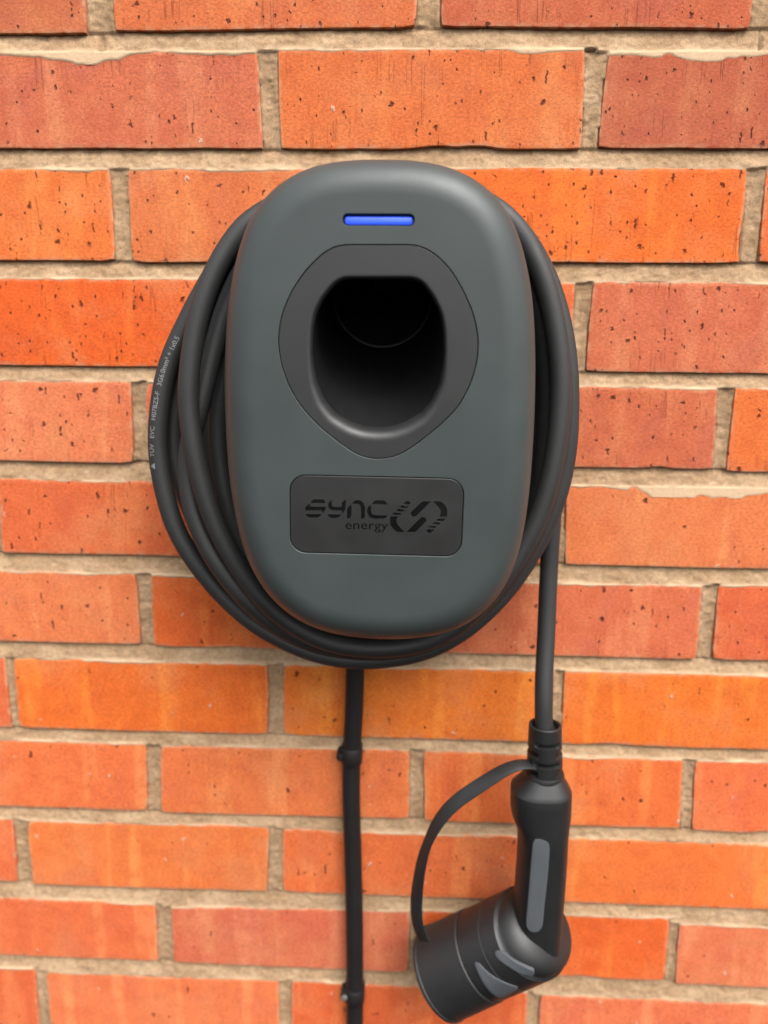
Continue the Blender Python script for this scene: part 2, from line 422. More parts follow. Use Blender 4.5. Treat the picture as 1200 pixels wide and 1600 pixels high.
# ------------------------------------------------------------------ brick wall
BRICKS = [  # course, corners TL TR BR BL as (x, z) in mm, fired colour
 (-4,[(-1091.5,1636.5),(-876.9,1636.5),(-876.0,1571.1),(-1091.7,1571.1)],(214,115,79)),
 (-4,[(-867.1,1636.5),(-650.6,1636.5),(-651.3,1571.1),(-864.2,1571.1)],(215,114,69)),
 (-4,[(-641.5,1636.5),(-425.6,1636.5),(-426.4,1571.1),(-641.7,1571.1)],(196,102,70)),
 (-4,[(-416.4,1636.5),(-199.4,1636.5),(-202.1,1571.1),(-415.3,1571.1)],(214,113,75)),
 (-4,[(-189.8,1636.5),(23.4,1636.5),(23.7,1571.1),(-190.3,1571.1)],(226,119,79)),
 (-4,[(33.1,1636.5),(249.6,1636.5),(249.8,1571.1),(34.3,1571.1)],(238,104,40)),
 (-4,[(258.5,1636.5),(473.6,1636.5),(475.6,1571.1),(260.3,1571.1)],(240,121,66)),
 (-4,[(485.3,1636.5),(697.8,1636.5),(698.7,1571.1),(484.9,1571.1)],(228,113,68)),
 (-4,[(710.3,1636.5),(924.3,1636.5),(924.0,1571.1),(709.6,1571.1)],(243,128,48)),
 (-3,[(-978.3,1561.1),(-764.0,1561.1),(-763.9,1495.7),(-977.3,1495.7)],(226,119,64)),
 (-3,[(-754.6,1561.1),(-537.8,1561.1),(-538.9,1495.7),(-753.1,1495.7)],(244,130,73)),
 (-3,[(-527.6,1561.1),(-314.3,1561.1),(-312.7,1495.7),(-529.5,1495.7)],(236,113,60)),
 (-3,[(-302.8,1561.1),(-88.4,1561.1),(-89.1,1495.7),(-303.4,1495.7)],(238,119,70)),
 (-3,[(-78.7,1561.1),(137.0,1561.1),(138.0,1495.7),(-79.4,1495.7)],(215,114,69)),
 (-3,[(147.4,1561.1),(361.1,1561.1),(362.0,1495.7),(147.9,1495.7)],(240,125,60)),
 (-3,[(371.3,1561.1),(585.8,1561.1),(586.7,1495.7),(370.4,1495.7)],(240,125,81)),
 (-3,[(595.5,1561.1),(813.2,1561.1),(811.2,1495.7),(597.3,1495.7)],(236,132,79)),
 (-3,[(820.4,1561.1),(1036.2,1561.1),(1038.2,1495.7),(822.6,1495.7)],(244,119,46)),
 (-2,[(-1089.6,1485.7),(-874.6,1485.7),(-875.2,1420.3),(-1092.0,1420.3)],(240,109,46)),
 (-2,[(-866.6,1485.7),(-650.9,1485.7),(-651.8,1420.3),(-866.1,1420.3)],(235,119,64)),
 (-2,[(-641.2,1485.7),(-427.2,1485.7),(-427.1,1420.3),(-641.7,1420.3)],(226,119,79)),
 (-2,[(-414.2,1485.7),(-200.5,1485.7),(-200.9,1420.3),(-416.6,1420.3)],(216,115,79)),
 (-2,[(-191.9,1485.7),(23.0,1485.7),(25.0,1420.3),(-190.4,1420.3)],(242,117,46)),
 (-2,[(34.6,1485.7),(249.4,1485.7),(249.5,1420.3),(33.8,1420.3)],(206,106,70)),
 (-2,[(258.2,1485.7),(474.4,1485.7),(475.1,1420.3),(259.0,1420.3)],(236,113,60)),
 (-2,[(484.2,1485.7),(698.5,1485.7),(699.0,1420.3),(482.9,1420.3)],(244,119,46)),
 (-2,[(709.1,1485.7),(924.7,1485.7),(924.1,1420.3),(708.4,1420.3)],(236,113,60)),
 (-1,[(-979.6,1410.3),(-763.9,1410.3),(-764.0,1344.9),(-979.1,1344.9)],(236,132,87)),
 (-1,[(-753.4,1410.3),(-538.9,1410.3),(-538.7,1344.9),(-752.0,1344.9)],(236,132,79)),
 (-1,[(-528.0,1410.3),(-311.7,1410.3),(-313.5,1344.9),(-527.0,1344.9)],(232,111,64)),
 (-1,[(-302.1,1410.3),(-87.5,1410.3),(-89.6,1344.9),(-303.5,1344.9)],(243,128,48)),
 (-1,[(-79.1,1410.3),(137.9,1410.3),(138.0,1344.9),(-76.9,1344.9)],(238,132,81)),
 (-1,[(146.2,1410.3),(361.7,1410.3),(363.0,1344.9),(146.2,1344.9)],(244,119,46)),
 (-1,[(371.9,1410.3),(587.3,1410.3),(587.4,1344.9),(371.1,1344.9)],(230,109,64)),
 (-1,[(598.2,1410.3),(810.5,1410.3),(813.2,1344.9),(598.2,1344.9)],(244,130,79)),
 (-1,[(820.9,1410.3),(1036.5,1410.3),(1037.2,1344.9),(822.6,1344.9)],(236,121,60)),
 (0,[(-1090.2,1334.9),(-877.0,1334.9),(-876.7,1269.4),(-1090.3,1269.4)],(246,125,58)),
 (0,[(-865.8,1334.9),(-651.0,1334.9),(-651.0,1269.4),(-864.8,1269.4)],(216,115,79)),
 (0,[(-639.4,1334.9),(-427.2,1334.9),(-424.6,1269.4),(-641.9,1269.4)],(230,111,66)),
 (0,[(-414.6,1334.9),(-211.5,1334.9),(-211.5,1267.9),(-416.6,1267.9)],(206,113,73)),
 (0,[(-191.1,1334.9),(18.1,1334.9),(18.1,1270.5),(-191.1,1269.0)],(222,119,70)),
 (0,[(35.1,1334.9),(242.8,1334.9),(242.8,1268.8),(35.1,1270.9)],(206,106,70)),
 (0,[(259.6,1334.9),(474.3,1334.9),(475.4,1269.4),(259.6,1269.4)],(215,114,69)),
 (0,[(483.2,1334.9),(698.9,1334.9),(700.1,1269.4),(484.4,1269.4)],(206,113,73)),
 (0,[(708.7,1334.9),(923.8,1334.9),(923.0,1269.4),(710.7,1269.4)],(244,125,70)),
 (1,[(-978.6,1256.0),(-762.3,1256.0),(-763.8,1193.5),(-979.0,1193.5)],(240,119,60)),
 (1,[(-752.1,1256.0),(-538.5,1256.0),(-539.5,1193.5),(-752.0,1193.5)],(226,119,79)),
 (1,[(-528.2,1256.0),(-313.4,1256.0),(-312.1,1193.5),(-527.4,1193.5)],(214,115,79)),
 (1,[(-302.8,1255.8),(-92.1,1255.8),(-89.4,1193.6),(-301.9,1193.6)],(214,115,79)),
 (1,[(-77.3,1256.6),(133.6,1256.7),(135.0,1193.4),(-76.2,1193.2)],(226,119,64)),
 (1,[(149.7,1255.0),(362.4,1255.0),(361.3,1193.9),(146.5,1193.9)],(196,102,70)),
 (1,[(371.1,1256.0),(588.2,1256.0),(585.3,1193.5),(370.8,1193.5)],(232,111,64)),
 (1,[(596.2,1256.0),(811.9,1256.0),(811.8,1193.5),(597.4,1193.5)],(244,130,73)),
 (1,[(821.9,1256.0),(1036.9,1256.0),(1036.5,1193.5),(821.2,1193.5)],(236,132,87)),
 (2,[(-1089.9,1180.2),(-874.2,1180.2),(-875.3,1117.1),(-1090.2,1117.1)],(240,109,46)),
 (2,[(-864.5,1180.2),(-650.6,1180.2),(-649.5,1117.1),(-864.9,1117.1)],(246,125,58)),
 (2,[(-641.3,1180.2),(-424.6,1180.2),(-424.8,1117.1),(-640.4,1117.1)],(244,123,44)),
 (2,[(-416.0,1179.4),(-200.9,1179.4),(-200.2,1116.6),(-414.2,1116.6)],(240,125,60)),
 (2,[(-186.9,1179.5),(24.1,1179.5),(24.6,1115.8),(-187.8,1115.8)],(226,123,70)),
 (2,[(34.7,1180.7),(250.9,1180.7),(252.7,1117.6),(33.4,1117.6)],(242,117,46)),
 (2,[(264.0,1181.2),(474.8,1181.2),(475.4,1118.2),(265.3,1118.2)],(235,119,64)),
 (2,[(484.7,1180.2),(700.5,1180.2),(698.8,1117.1),(483.9,1117.1)],(238,104,40)),
 (2,[(708.7,1180.2),(922.9,1180.2),(922.9,1117.1),(710.6,1117.1)],(226,119,64)),
 (3,[(-977.3,1103.7),(-762.3,1103.7),(-761.8,1040.5),(-979.2,1040.5)],(238,119,70)),
 (3,[(-751.7,1103.7),(-537.7,1103.7),(-536.7,1040.5),(-754.5,1040.5)],(240,125,60)),
 (3,[(-529.2,1103.7),(-313.3,1103.7),(-312.0,1040.5),(-529.0,1040.5)],(244,130,79)),
 (3,[(-303.8,1103.7),(-86.9,1103.7),(-88.5,1040.5),(-302.9,1040.5)],(238,104,40)),
 (3,[(-77.0,1103.2),(136.2,1103.2),(136.2,1040.5),(-79.0,1040.5)],(236,113,60)),
 (3,[(149.4,1104.2),(362.2,1104.2),(363.3,1040.5),(148.0,1040.5)],(216,115,79)),
 (3,[(371.5,1103.7),(586.5,1103.7),(587.8,1040.5),(371.2,1040.5)],(244,119,46)),
 (3,[(597.1,1103.7),(811.1,1103.7),(813.0,1040.5),(596.7,1040.5)],(240,121,66)),
 (3,[(822.1,1103.7),(1036.4,1103.7),(1038.2,1040.5),(822.2,1040.5)],(242,117,46)),
 (4,[(-1090.7,1029.1),(-875.8,1029.1),(-874.3,967.9),(-1090.3,967.9)],(234,109,48)),
 (4,[(-865.4,1029.1),(-651.3,1029.1),(-651.9,967.9),(-866.4,967.9)],(236,132,87)),
 (4,[(-640.3,1029.1),(-425.8,1029.1),(-425.4,967.9),(-642.0,967.9)],(236,119,75)),
 (4,[(-417.0,1028.5),(-193.8,1028.5),(-195.4,966.8),(-416.0,966.8)],(236,132,87)),
 (4,[(-182.4,1029.6),(24.7,1029.6),(24.9,967.9),(-182.4,967.9)],(236,119,75)),
 (4,[(32.9,1029.1),(245.8,1029.1),(247.5,969.1),(33.4,969.1)],(214,113,75)),
 (4,[(258.3,1029.3),(473.0,1029.3),(473.6,967.8),(258.1,967.8)],(236,121,60)),
 (4,[(484.7,1029.1),(699.6,1029.1),(699.7,967.9),(483.3,967.9)],(242,117,46)),
 (4,[(709.8,1029.1),(925.7,1029.1),(925.4,967.9),(710.0,967.9)],(240,121,66)),
 (5,[(-978.6,954.0),(-764.7,954.0),(-762.1,892.5),(-979.2,892.5)],(244,119,46)),
 (5,[(-754.2,954.0),(-537.2,954.0),(-538.2,892.5),(-754.5,892.5)],(235,119,64)),
 (5,[(-529.2,954.0),(-312.0,954.0),(-313.2,892.5),(-528.1,892.5)],(228,113,68)),
 (5,[(-303.1,952.4),(-88.7,952.4),(-88.5,892.8),(-305.6,892.8)],(230,113,64)),
 (5,[(-79.6,954.0),(137.9,954.0),(135.4,892.5),(-76.8,892.5)],(228,113,68)),
 (5,[(139.5,955.5),(360.8,955.5),(362.8,892.3),(141.8,892.3)],(236,132,79)),
 (5,[(371.0,954.0),(587.0,954.0),(586.7,892.5),(372.5,892.5)],(238,104,40)),
 (5,[(598.0,954.0),(811.7,954.0),(812.5,892.5),(597.9,892.5)],(236,111,60)),
 (5,[(823.1,954.0),(1036.4,954.0),(1037.8,892.5),(822.8,892.5)],(238,119,70)),
 (6,[(-1091.6,877.7),(-875.8,877.7),(-874.5,816.9),(-1091.1,816.9)],(232,111,64)),
 (6,[(-864.7,877.7),(-651.0,877.7),(-650.0,816.9),(-864.7,816.9)],(216,115,79)),
 (6,[(-641.4,877.7),(-424.6,877.7),(-425.2,816.9),(-641.3,816.9)],(244,130,73)),
 (6,[(-415.3,877.6),(-198.4,877.6),(-197.6,817.4),(-414.5,817.4)],(238,132,81)),
 (6,[(-186.5,877.3),(25.4,877.3),(24.8,816.5),(-187.0,816.5)],(234,109,48)),
 (6,[(34.6,877.1),(249.1,877.1),(249.9,816.6),(33.9,816.6)],(226,119,79)),
 (6,[(261.2,878.9),(474.9,878.9),(474.3,817.0),(262.4,817.0)],(230,111,66)),
 (6,[(484.6,877.7),(698.5,877.7),(698.4,816.9),(483.0,816.9)],(224,115,81)),
 (6,[(710.5,877.7),(924.9,877.7),(923.2,816.9),(710.7,816.9)],(244,121,70)),
 (7,[(-977.2,803.3),(-764.5,803.3),(-764.0,740.5),(-978.9,740.5)],(222,119,70)),
 (7,[(-752.0,803.3),(-536.8,803.3),(-539.7,740.5),(-752.6,740.5)],(216,115,79)),
 (7,[(-528.6,803.3),(-312.0,803.3),(-312.5,740.5),(-527.3,740.5)],(230,109,64)),
 (7,[(-305.4,802.8),(-93.7,802.9),(-94.5,740.5),(-305.5,740.3)],(244,119,46)),
 (7,[(-80.6,803.3),(138.2,803.3),(137.6,740.9),(-81.6,740.9)],(243,128,48)),
 (7,[(146.5,804.0),(362.4,804.0),(362.7,740.1),(147.7,740.1)],(244,123,44)),
 (7,[(371.6,803.3),(585.8,803.3),(585.4,740.5),(373.0,740.5)],(236,121,60)),
 (7,[(596.3,803.3),(813.0,803.3),(813.1,740.5),(598.1,740.5)],(244,119,46)),
 (7,[(821.3,803.3),(1037.2,803.3),(1036.1,740.5),(821.8,740.5)],(222,119,70)),
 (8,[(-1091.0,729.0),(-875.4,729.0),(-875.2,665.7),(-1090.3,665.7)],(240,109,46)),
 (8,[(-864.9,729.0),(-651.9,729.0),(-649.2,665.7),(-866.7,665.7)],(226,119,64)),
 (8,[(-640.1,729.0),(-424.4,729.0),(-426.4,665.7),(-641.6,665.7)],(232,111,64)),
 (8,[(-415.7,728.5),(-198.1,728.5),(-200.4,666.2),(-415.8,666.2)],(244,125,70)),
 (8,[(-186.2,727.7),(23.4,730.4),(24.0,667.1),(-188.2,664.8)],(244,130,73)),
 (8,[(35.6,730.2),(247.3,728.4),(250.3,665.8),(36.5,665.7)],(240,119,60)),
 (8,[(257.6,728.8),(475.5,728.8),(473.0,664.4),(260.5,664.4)],(244,121,70)),
 (8,[(483.3,729.0),(700.0,729.0),(697.9,665.7),(485.1,665.7)],(238,104,40)),
 (8,[(709.8,729.0),(923.6,729.0),(924.6,665.7),(709.7,665.7)],(224,115,81)),
 (9,[(-977.2,653.6),(-761.7,653.6),(-764.2,591.7),(-977.4,591.7)],(215,114,69)),
 (9,[(-751.8,653.6),(-536.8,653.6),(-537.6,591.7),(-751.8,591.7)],(215,114,69)),
 (9,[(-527.7,653.9),(-318.9,653.9),(-320.4,592.8),(-527.7,592.8)],(232,109,64)),
 (9,[(-306.0,652.5),(-95.7,654.8),(-98.6,591.6),(-307.4,590.1)],(244,130,68)),
 (9,[(-83.6,653.4),(136.8,653.4),(136.3,592.2),(-84.6,592.2)],(240,121,66)),
 (9,[(146.5,653.6),(360.4,653.6),(363.1,591.7),(145.8,591.7)],(246,125,58)),
 (9,[(371.4,653.6),(586.2,653.6),(586.4,591.7),(372.9,591.7)],(240,109,46)),
 (9,[(597.3,653.6),(811.5,653.6),(811.9,591.7),(595.6,591.7)],(236,132,87)),
 (9,[(820.9,653.6),(1036.3,653.6),(1038.2,591.7),(820.9,591.7)],(222,119,70)),
 (10,[(-1091.8,576.5),(-876.3,576.5),(-875.1,515.5),(-1091.2,515.5)],(244,130,68)),
 (10,[(-865.7,576.5),(-652.1,576.5),(-651.3,515.5),(-865.0,515.5)],(230,109,64)),
 (10,[(-641.7,576.5),(-424.2,576.5),(-425.3,515.5),(-641.1,515.5)],(206,113,73)),
 (10,[(-415.9,575.3),(-198.3,575.3),(-198.5,516.2),(-414.8,516.2)],(238,119,70)),
 (10,[(-184.2,572.7),(26.1,577.8),(25.6,514.6),(-183.9,516.2)],(224,115,81)),
 (10,[(37.3,578.2),(249.9,579.7),(250.4,516.6),(37.3,516.6)],(240,109,46)),
 (10,[(258.4,575.1),(473.3,575.1),(474.6,513.8),(260.0,513.8)],(234,125,83)),
 (10,[(484.6,576.5),(700.0,576.5),(697.9,515.5),(484.1,515.5)],(238,119,70)),
 (10,[(708.2,576.5),(922.9,576.5),(923.3,515.5),(708.7,515.5)],(243,128,48)),
 (11,[(-977.5,500.4),(-763.1,500.4),(-763.6,437.7),(-977.5,437.7)],(236,111,60)),
 (11,[(-752.2,500.4),(-537.7,500.4),(-538.0,437.7),(-753.7,437.7)],(224,115,81)),
 (11,[(-528.7,503.5),(-313.0,503.5),(-313.0,437.7),(-528.6,437.7)],(232,111,64)),
 (11,[(-302.0,500.6),(-90.1,500.5),(-90.1,437.7),(-302.0,437.7)],(244,130,79)),
 (11,[(-78.5,501.0),(132.5,499.7),(132.5,437.7),(-78.5,437.7)],(236,111,60)),
 (11,[(143.9,496.9),(362.1,496.9),(360.5,437.7),(143.9,437.7)],(240,125,81)),
 (11,[(372.9,500.4),(585.5,500.4),(588.1,437.7),(372.7,437.7)],(224,115,81)),
 (11,[(595.7,500.4),(810.8,500.4),(812.2,437.7),(596.2,437.7)],(236,121,60)),
 (11,[(820.9,500.4),(1036.7,500.4),(1036.1,437.7),(822.4,437.7)],(215,114,69)),
 (12,[(-1089.5,425.0),(-876.3,425.0),(-875.9,359.6),(-1092.2,359.6)],(232,109,64)),
 (12,[(-865.4,425.0),(-649.4,425.0),(-651.1,359.6),(-866.6,359.6)],(236,111,60)),
 (12,[(-642.0,425.0),(-425.9,425.0),(-424.5,359.6),(-641.3,359.6)],(236,111,60)),
 (12,[(-414.3,425.0),(-199.7,425.0),(-201.6,359.6),(-414.4,359.6)],(226,119,64)),
 (12,[(-189.2,425.0),(22.8,425.0),(22.8,359.6),(-191.3,359.6)],(232,109,64)),
 (12,[(34.4,425.0),(248.0,425.0),(249.4,359.6),(33.8,359.6)],(235,119,64)),
 (12,[(259.7,425.0),(474.3,425.0),(474.4,359.6),(259.9,359.6)],(214,115,79)),
 (12,[(483.2,425.0),(700.7,425.0),(700.5,359.6),(485.7,359.6)],(232,109,64)),
 (12,[(708.8,425.0),(923.8,425.0),(923.6,359.6),(709.6,359.6)],(240,125,60)),
 (13,[(-978.0,349.6),(-762.8,349.6),(-762.9,284.2),(-979.7,284.2)],(206,106,70)),
 (13,[(-752.4,349.6),(-538.1,349.6),(-538.4,284.2),(-753.8,284.2)],(234,109,48)),
 (13,[(-526.8,349.6),(-314.2,349.6),(-313.6,284.2),(-528.3,284.2)],(240,109,46)),
 (13,[(-303.3,349.6),(-86.8,349.6),(-86.7,284.2),(-303.0,284.2)],(222,119,70)),
 (13,[(-78.0,349.6),(137.0,349.6),(135.9,284.2),(-76.8,284.2)],(236,111,60)),
 (13,[(147.0,349.6),(362.1,349.6),(362.4,284.2),(148.1,284.2)],(235,119,64)),
 (13,[(371.2,349.6),(586.2,349.6),(586.2,284.2),(371.2,284.2)],(216,115,79)),
 (13,[(596.9,349.6),(812.2,349.6),(811.1,284.2),(597.9,284.2)],(235,119,64)),
 (13,[(821.2,349.6),(1037.9,349.6),(1037.7,284.2),(821.3,284.2)],(236,113,60)),
 (14,[(-1091.7,274.2),(-876.9,274.2),(-874.2,208.8),(-1092.1,208.8)],(206,113,73)),
 (14,[(-867.1,274.2),(-649.4,274.2),(-649.6,208.8),(-865.1,208.8)],(238,104,40)),
 (14,[(-641.5,274.2),(-426.5,274.2),(-424.3,208.8),(-641.0,208.8)],(236,119,75)),
 (14,[(-415.3,274.2),(-199.4,274.2),(-200.9,208.8),(-415.7,208.8)],(238,132,81)),
 (14,[(-189.8,274.2),(23.1,274.2),(23.0,208.8),(-192.2,208.8)],(235,119,64)),
 (14,[(34.1,274.2),(250.0,274.2),(249.5,208.8),(35.7,208.8)],(238,132,81)),
 (14,[(259.3,274.2),(475.4,274.2),(473.2,208.8),(258.8,208.8)],(196,102,70)),
 (14,[(485.1,274.2),(699.5,274.2),(699.3,208.8),(485.6,208.8)],(243,128,48)),
 (14,[(709.5,274.2),(923.1,274.2),(923.3,208.8),(709.1,208.8)],(232,109,64)),
 (15,[(-979.1,198.8),(-764.6,198.8),(-763.8,133.4),(-979.3,133.4)],(244,125,70)),
 (15,[(-753.4,198.8),(-538.7,198.8),(-537.0,133.4),(-753.5,133.4)],(230,109,64)),
 (15,[(-527.7,198.8),(-312.0,198.8),(-313.5,133.4),(-527.0,133.4)],(196,102,70)),
 (15,[(-302.3,198.8),(-88.7,198.8),(-88.6,133.4),(-303.2,133.4)],(214,115,79)),
 (15,[(-77.6,198.8),(136.6,198.8),(137.5,133.4),(-77.1,133.4)],(246,125,58)),
 (15,[(147.9,198.8),(360.8,198.8),(361.6,133.4),(145.7,133.4)],(244,130,68)),
 (15,[(370.4,198.8),(587.9,198.8),(587.2,133.4),(372.3,133.4)],(236,119,75)),
 (15,[(597.1,198.8),(812.6,198.8),(811.0,133.4),(596.9,133.4)],(243,128,48)),
 (15,[(821.6,198.8),(1036.9,198.8),(1037.3,133.4),(821.8,133.4)],(206,113,73)),
]

wall = thing('brick_wall', 'orange red brick wall with recessed sandy mortar joints behind the charger', 'wall', (0, 0, 0.44))

FRONT = 0.0
def make_brick(q, colour, near):
    P = np.array(q) * MM                                  # TL TR BR BL
    cx, cz = P.mean(0)
    nl, ns = (22, 8) if near else (4, 2)
    loop, side = [], []
    for a, b, n in ((0, 1, nl), (1, 2, ns), (2, 3, nl), (3, 0, ns)):
        for i in range(n):
            loop.append(P[a] + (P[b] - P[a]) * i / n)
    L = np.array(loop)
    # rounded corners and a wandering arris
    nrm = np.array([cx, cz]) - L
    if near:
        idx = {0: 0, 1: nl, 2: nl + ns, 3: 2 * nl + ns}
        for c, i in idx.items():
            r = RNG.uniform(0.0002, 0.0014)
            L[i] += np.sign(nrm[i]) * r
        d = np.zeros(len(L))
        ph = RNG.random() * 50
        t = np.arange(len(L))
        d += 0.00030 * (1 + vnoise(t * 1.0 + ph, t * 0 + cz * 900, 2.3, 5)) + 0.00028 * (1 + vnoise(t * 1.0 + ph, t * 0 + cx * 900, 6.1, 9))
        for _ in range(RNG.choice((0, 1, 1, 2))):          # chipped places
            c = RNG.uniform(0, len(L)); w = RNG.uniform(0.7, 2.0); a = RNG.uniform(0.0008, 0.0025)
            dd = np.minimum(np.abs(t - c), len(L) - np.abs(t - c))
            d += a * np.exp(-(dd / w) ** 2)
        inn = np.zeros_like(L)
        for i in range(len(L)):
            e = L[(i + 1) % len(L)] - L[i - 1]
            n2 = np.array([e[1], -e[0]]); n2 /= np.linalg.norm(n2) + 1e-12   # clockwise loop: inward
            inn[i] = n2
        if np.mean((inn * nrm).sum(1)) < 0:
            inn = -inn
        L = L + inn * (d - 0.0006)[:, None]
    else:
        inn = np.sign(nrm)
    y0 = FRONT + RNG.uniform(-0.0002, 0.0002)
    tx, tz = RNG.uniform(-0.001, 0.001), RNG.uniform(-0.004, 0.004)
    yf = lambda p: y0 + tx * (p[0] - cx) + tz * (p[1] - cz)
    rings, edge = [], []
    for off, dy, e in ((0.0, 0.102, 0.8), (0.0, 0.0005, 1.0), (0.0002, 0.00012, 1.0), (0.0006, 0.0, 0.6), (0.0030, 0.0, 0.0)):
        R = L + inn * off
        rings.append([(p[0] - cx, yf(p) + dy, p[1] - cz) for p in R])
        edge += [e] * len(R)
    v, f = loft(rings, True, True, True)
    me = bpy.data.meshes.new('brick')
    me.from_pydata([tuple(x) for x in v], [], f)
    at = me.attributes.new('edge', 'FLOAT', 'POINT')
    at.data.foreach_set('value', edge)
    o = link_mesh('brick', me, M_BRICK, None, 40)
    o.location = (cx, 0, cz)
    o.parent = wall
    o.matrix_parent_inverse = WORLD['brick_wall'].inverted()
    c = srgb(*colour, k=ALB)
    pitted = RNG.uniform(0.65, 1.15) if course < 5 else RNG.uniform(0.35, 0.7) if course < 7 else RNG.uniform(0.08, 0.32)
    o.color = (c[0], c[1], c[2], pitted)          # alpha: how pitted this brick is
    fix_normals(o)
    return o

for course, q, colour in BRICKS:
    near = abs(q[0][0]) < 480 and 380 < q[0][1] < 1360
    make_brick(q, colour, near)

def make_mortar():
    def axis(a0, f0, f1, a1, fine, coarse):
        return np.r_[np.arange(a0, f0, coarse), np.arange(f0, f1, fine), np.arange(f1, a1, coarse)]
    xs = axis(-0.95, -0.40, 0.39, 0.90, 0.0016, 0.006)
    zs = axis(0.16, 0.425, 1.32, 1.62, 0.0009, 0.006)
    X, Z = np.meshgrid(xs, zs)
    BIG = 1.0
    da = np.full(X.shape, BIG); db = np.full(X.shape, BIG)     # to the brick above / below
    dl = np.full(X.shape, BIG); dr = np.full(X.shape, BIG)     # to the brick left / right
    inside = np.full(X.shape, -BIG)                            # depth inside a brick
    below_top = np.full(X.shape, BIG)                          # inside: distance down from its top edge
    idtop = np.zeros(X.shape)
    for n, (course, q, c) in enumerate(BRICKS):
        P = np.array(q) * MM
        x0, x1 = min(P[0, 0], P[3, 0]) - 0.02, max(P[1, 0], P[2, 0]) + 0.02
        z0, z1 = min(P[2, 1], P[3, 1]) - 0.02, max(P[0, 1], P[1, 1]) + 0.02
        i0, i1 = np.searchsorted(zs, (z0, z1)); j0, j1 = np.searchsorted(xs, (x0, x1))
        if i1 <= i0 or j1 <= j0:
            continue
        sl = (slice(i0, i1), slice(j0, j1))
        x, z = X[sl], Z[sl]
        fx = (x - P[0, 0]) / (P[1, 0] - P[0, 0])
        ztop = P[0, 1] + (P[1, 1] - P[0, 1]) * fx
        zbot = P[3, 1] + (P[2, 1] - P[3, 1]) * fx
        fz = (z - P[3, 1]) / (P[0, 1] - P[3, 1])
        xl = P[3, 0] + (P[0, 0] - P[3, 0]) * fz
        xr = P[2, 0] + (P[1, 0] - P[2, 0]) * fz
        t, b, l, r = ztop - z, z - zbot, x - xl, xr - x
        m = np.minimum(np.minimum(t, b), np.minimum(l, r))
        inside[sl] = np.maximum(inside[sl], m)
        isin = m > 0
        below_top[sl] = np.where(isin, t, below_top[sl])
        idtop[sl] = np.where(isin, n, idtop[sl])
        inx = (l > -0.008) & (r > -0.008)
        inz = (t > 0) & (b > 0)
        da[sl] = np.where(inx & (b < 0), np.minimum(da[sl], -b), da[sl])
        db[sl] = np.where(inx & (t < 0), np.minimum(db[sl], -t), db[sl])
        dr[sl] = np.where(inz & (l < 0), np.minimum(dr[sl], -l), dr[sl])
        dl[sl] = np.where(inz & (r < 0), np.minimum(dl[sl], -r), dl[sl])
    bed = (da < 0.03) & (db < 0.03)
    vert = (dl < 0.03) & (dr < 0.03) & (inside < 0)
    tb = np.clip(da / (da + db + 1e-9), 0, 1)
    tv = np.clip(dl / (dl + dr + 1e-9), 0, 1)
    wob = vnoise(X, Z, 0.021, 21)
    rec_bed = 0.0036 * (1 - tb) ** 1.2 + 0.0002 + 0.0006 * wob
    rec_v = 0.0012 + 0.0014 * np.sin(np.pi * tv) + 0.0008 * wob
    Y = np.where(inside > 0, np.where(inside > 0.0025, 0.010, 0.0040), 0.004)
    Y = np.where(bed, rec_bed, Y)
    Y = np.where(vert & ~bed, rec_v, Y)
    Y = np.where(vert & bed, np.minimum(rec_v, rec_bed + 0.002), Y)
    # fill the bevel just under the top arris of a brick so that no slit shows
    Y = np.where((inside > 0) & (inside <= 0.0025) & (below_top < 0.0025), 0.0009, Y)
    rough = 0.0005 * vnoise(X, Z, 0.004, 3) + 0.0004 * vnoise(X, Z, 0.0019, 4)
    Y = Y + np.where(inside > 0.0025, 0, rough)
    # mortar smeared over the tops of some bricks
    heavy = [(0.2034, 1.2529, 0.055, 0.006), (-0.2463, 1.253, 0.03, 0.004), (-0.2052, 1.2541, 0.02, 0.006), (0.2239, 0.9505, 0.05, 0.01), (0.156, 0.9558, 0.03, 0.004), (-0.2619, 0.8778, 0.045, 0.003), (0.2815, 0.9491, 0.02, 0.006), (-0.0212, 1.2273, 0.02, 0.003), (0.0928, 1.256, 0.02, 0.002)]
    s = 0.0013 + 0.0020 * np.clip(vnoise(X, Z * 0 + np.round(idtop) * 0.31, 0.055, 31), 0, 1) + 0.0010 * vnoise(X, idtop * 0.17, 0.009, 33)
    for hx, hz, hw, hd in heavy:
        w = np.exp(-((X - hx) / hw) ** 4) * (np.abs(Z - hz) < 0.03)
        s = s + w * hd * (0.65 + 0.5 * vnoise(X, Z * 0, 0.016, 41) + 0.2 * vnoise(X, Z * 0, 0.005, 42))
    sm = np.clip((s - below_top) / 0.0014, 0, 1)
    shy = 0.0007 + 0.45 * np.clip(below_top - s, 0, 0.03)
    Y = np.where((inside > 0), np.minimum(Y, shy), Y)
    smear = (inside > 0) & (sm > 0) & (np.minimum(dl, dr) > 0)
    Y = np.where(smear, np.minimum(Y, 0.0006 - 0.0010 * sm), Y)
    lime = np.where(smear, 0.55 + 0.45 * sm, 0)
    lime = np.maximum(lime, np.where(bed, np.clip((tb - 0.72) / 0.28, 0, 1) * np.clip(0.45 + 0.9 * vnoise(X, Z, 0.03, 51), 0, 1), 0))
    nz, nx = X.shape
    co = np.stack([X, Y, Z], -1).reshape(-1, 3).astype(np.float32)
    idx = np.arange(nz * nx).reshape(nz, nx)
    # leave out cells buried behind bricks
    deep = inside > 0.008
    keep = ~(deep[:-1, :-1] & deep[1:, :-1] & deep[:-1, 1:] & deep[1:, 1:])
    qd = np.stack([idx[:-1, :-1], idx[:-1, 1:], idx[1:, 1:], idx[1:, :-1]], -1)[keep].astype(np.int32)
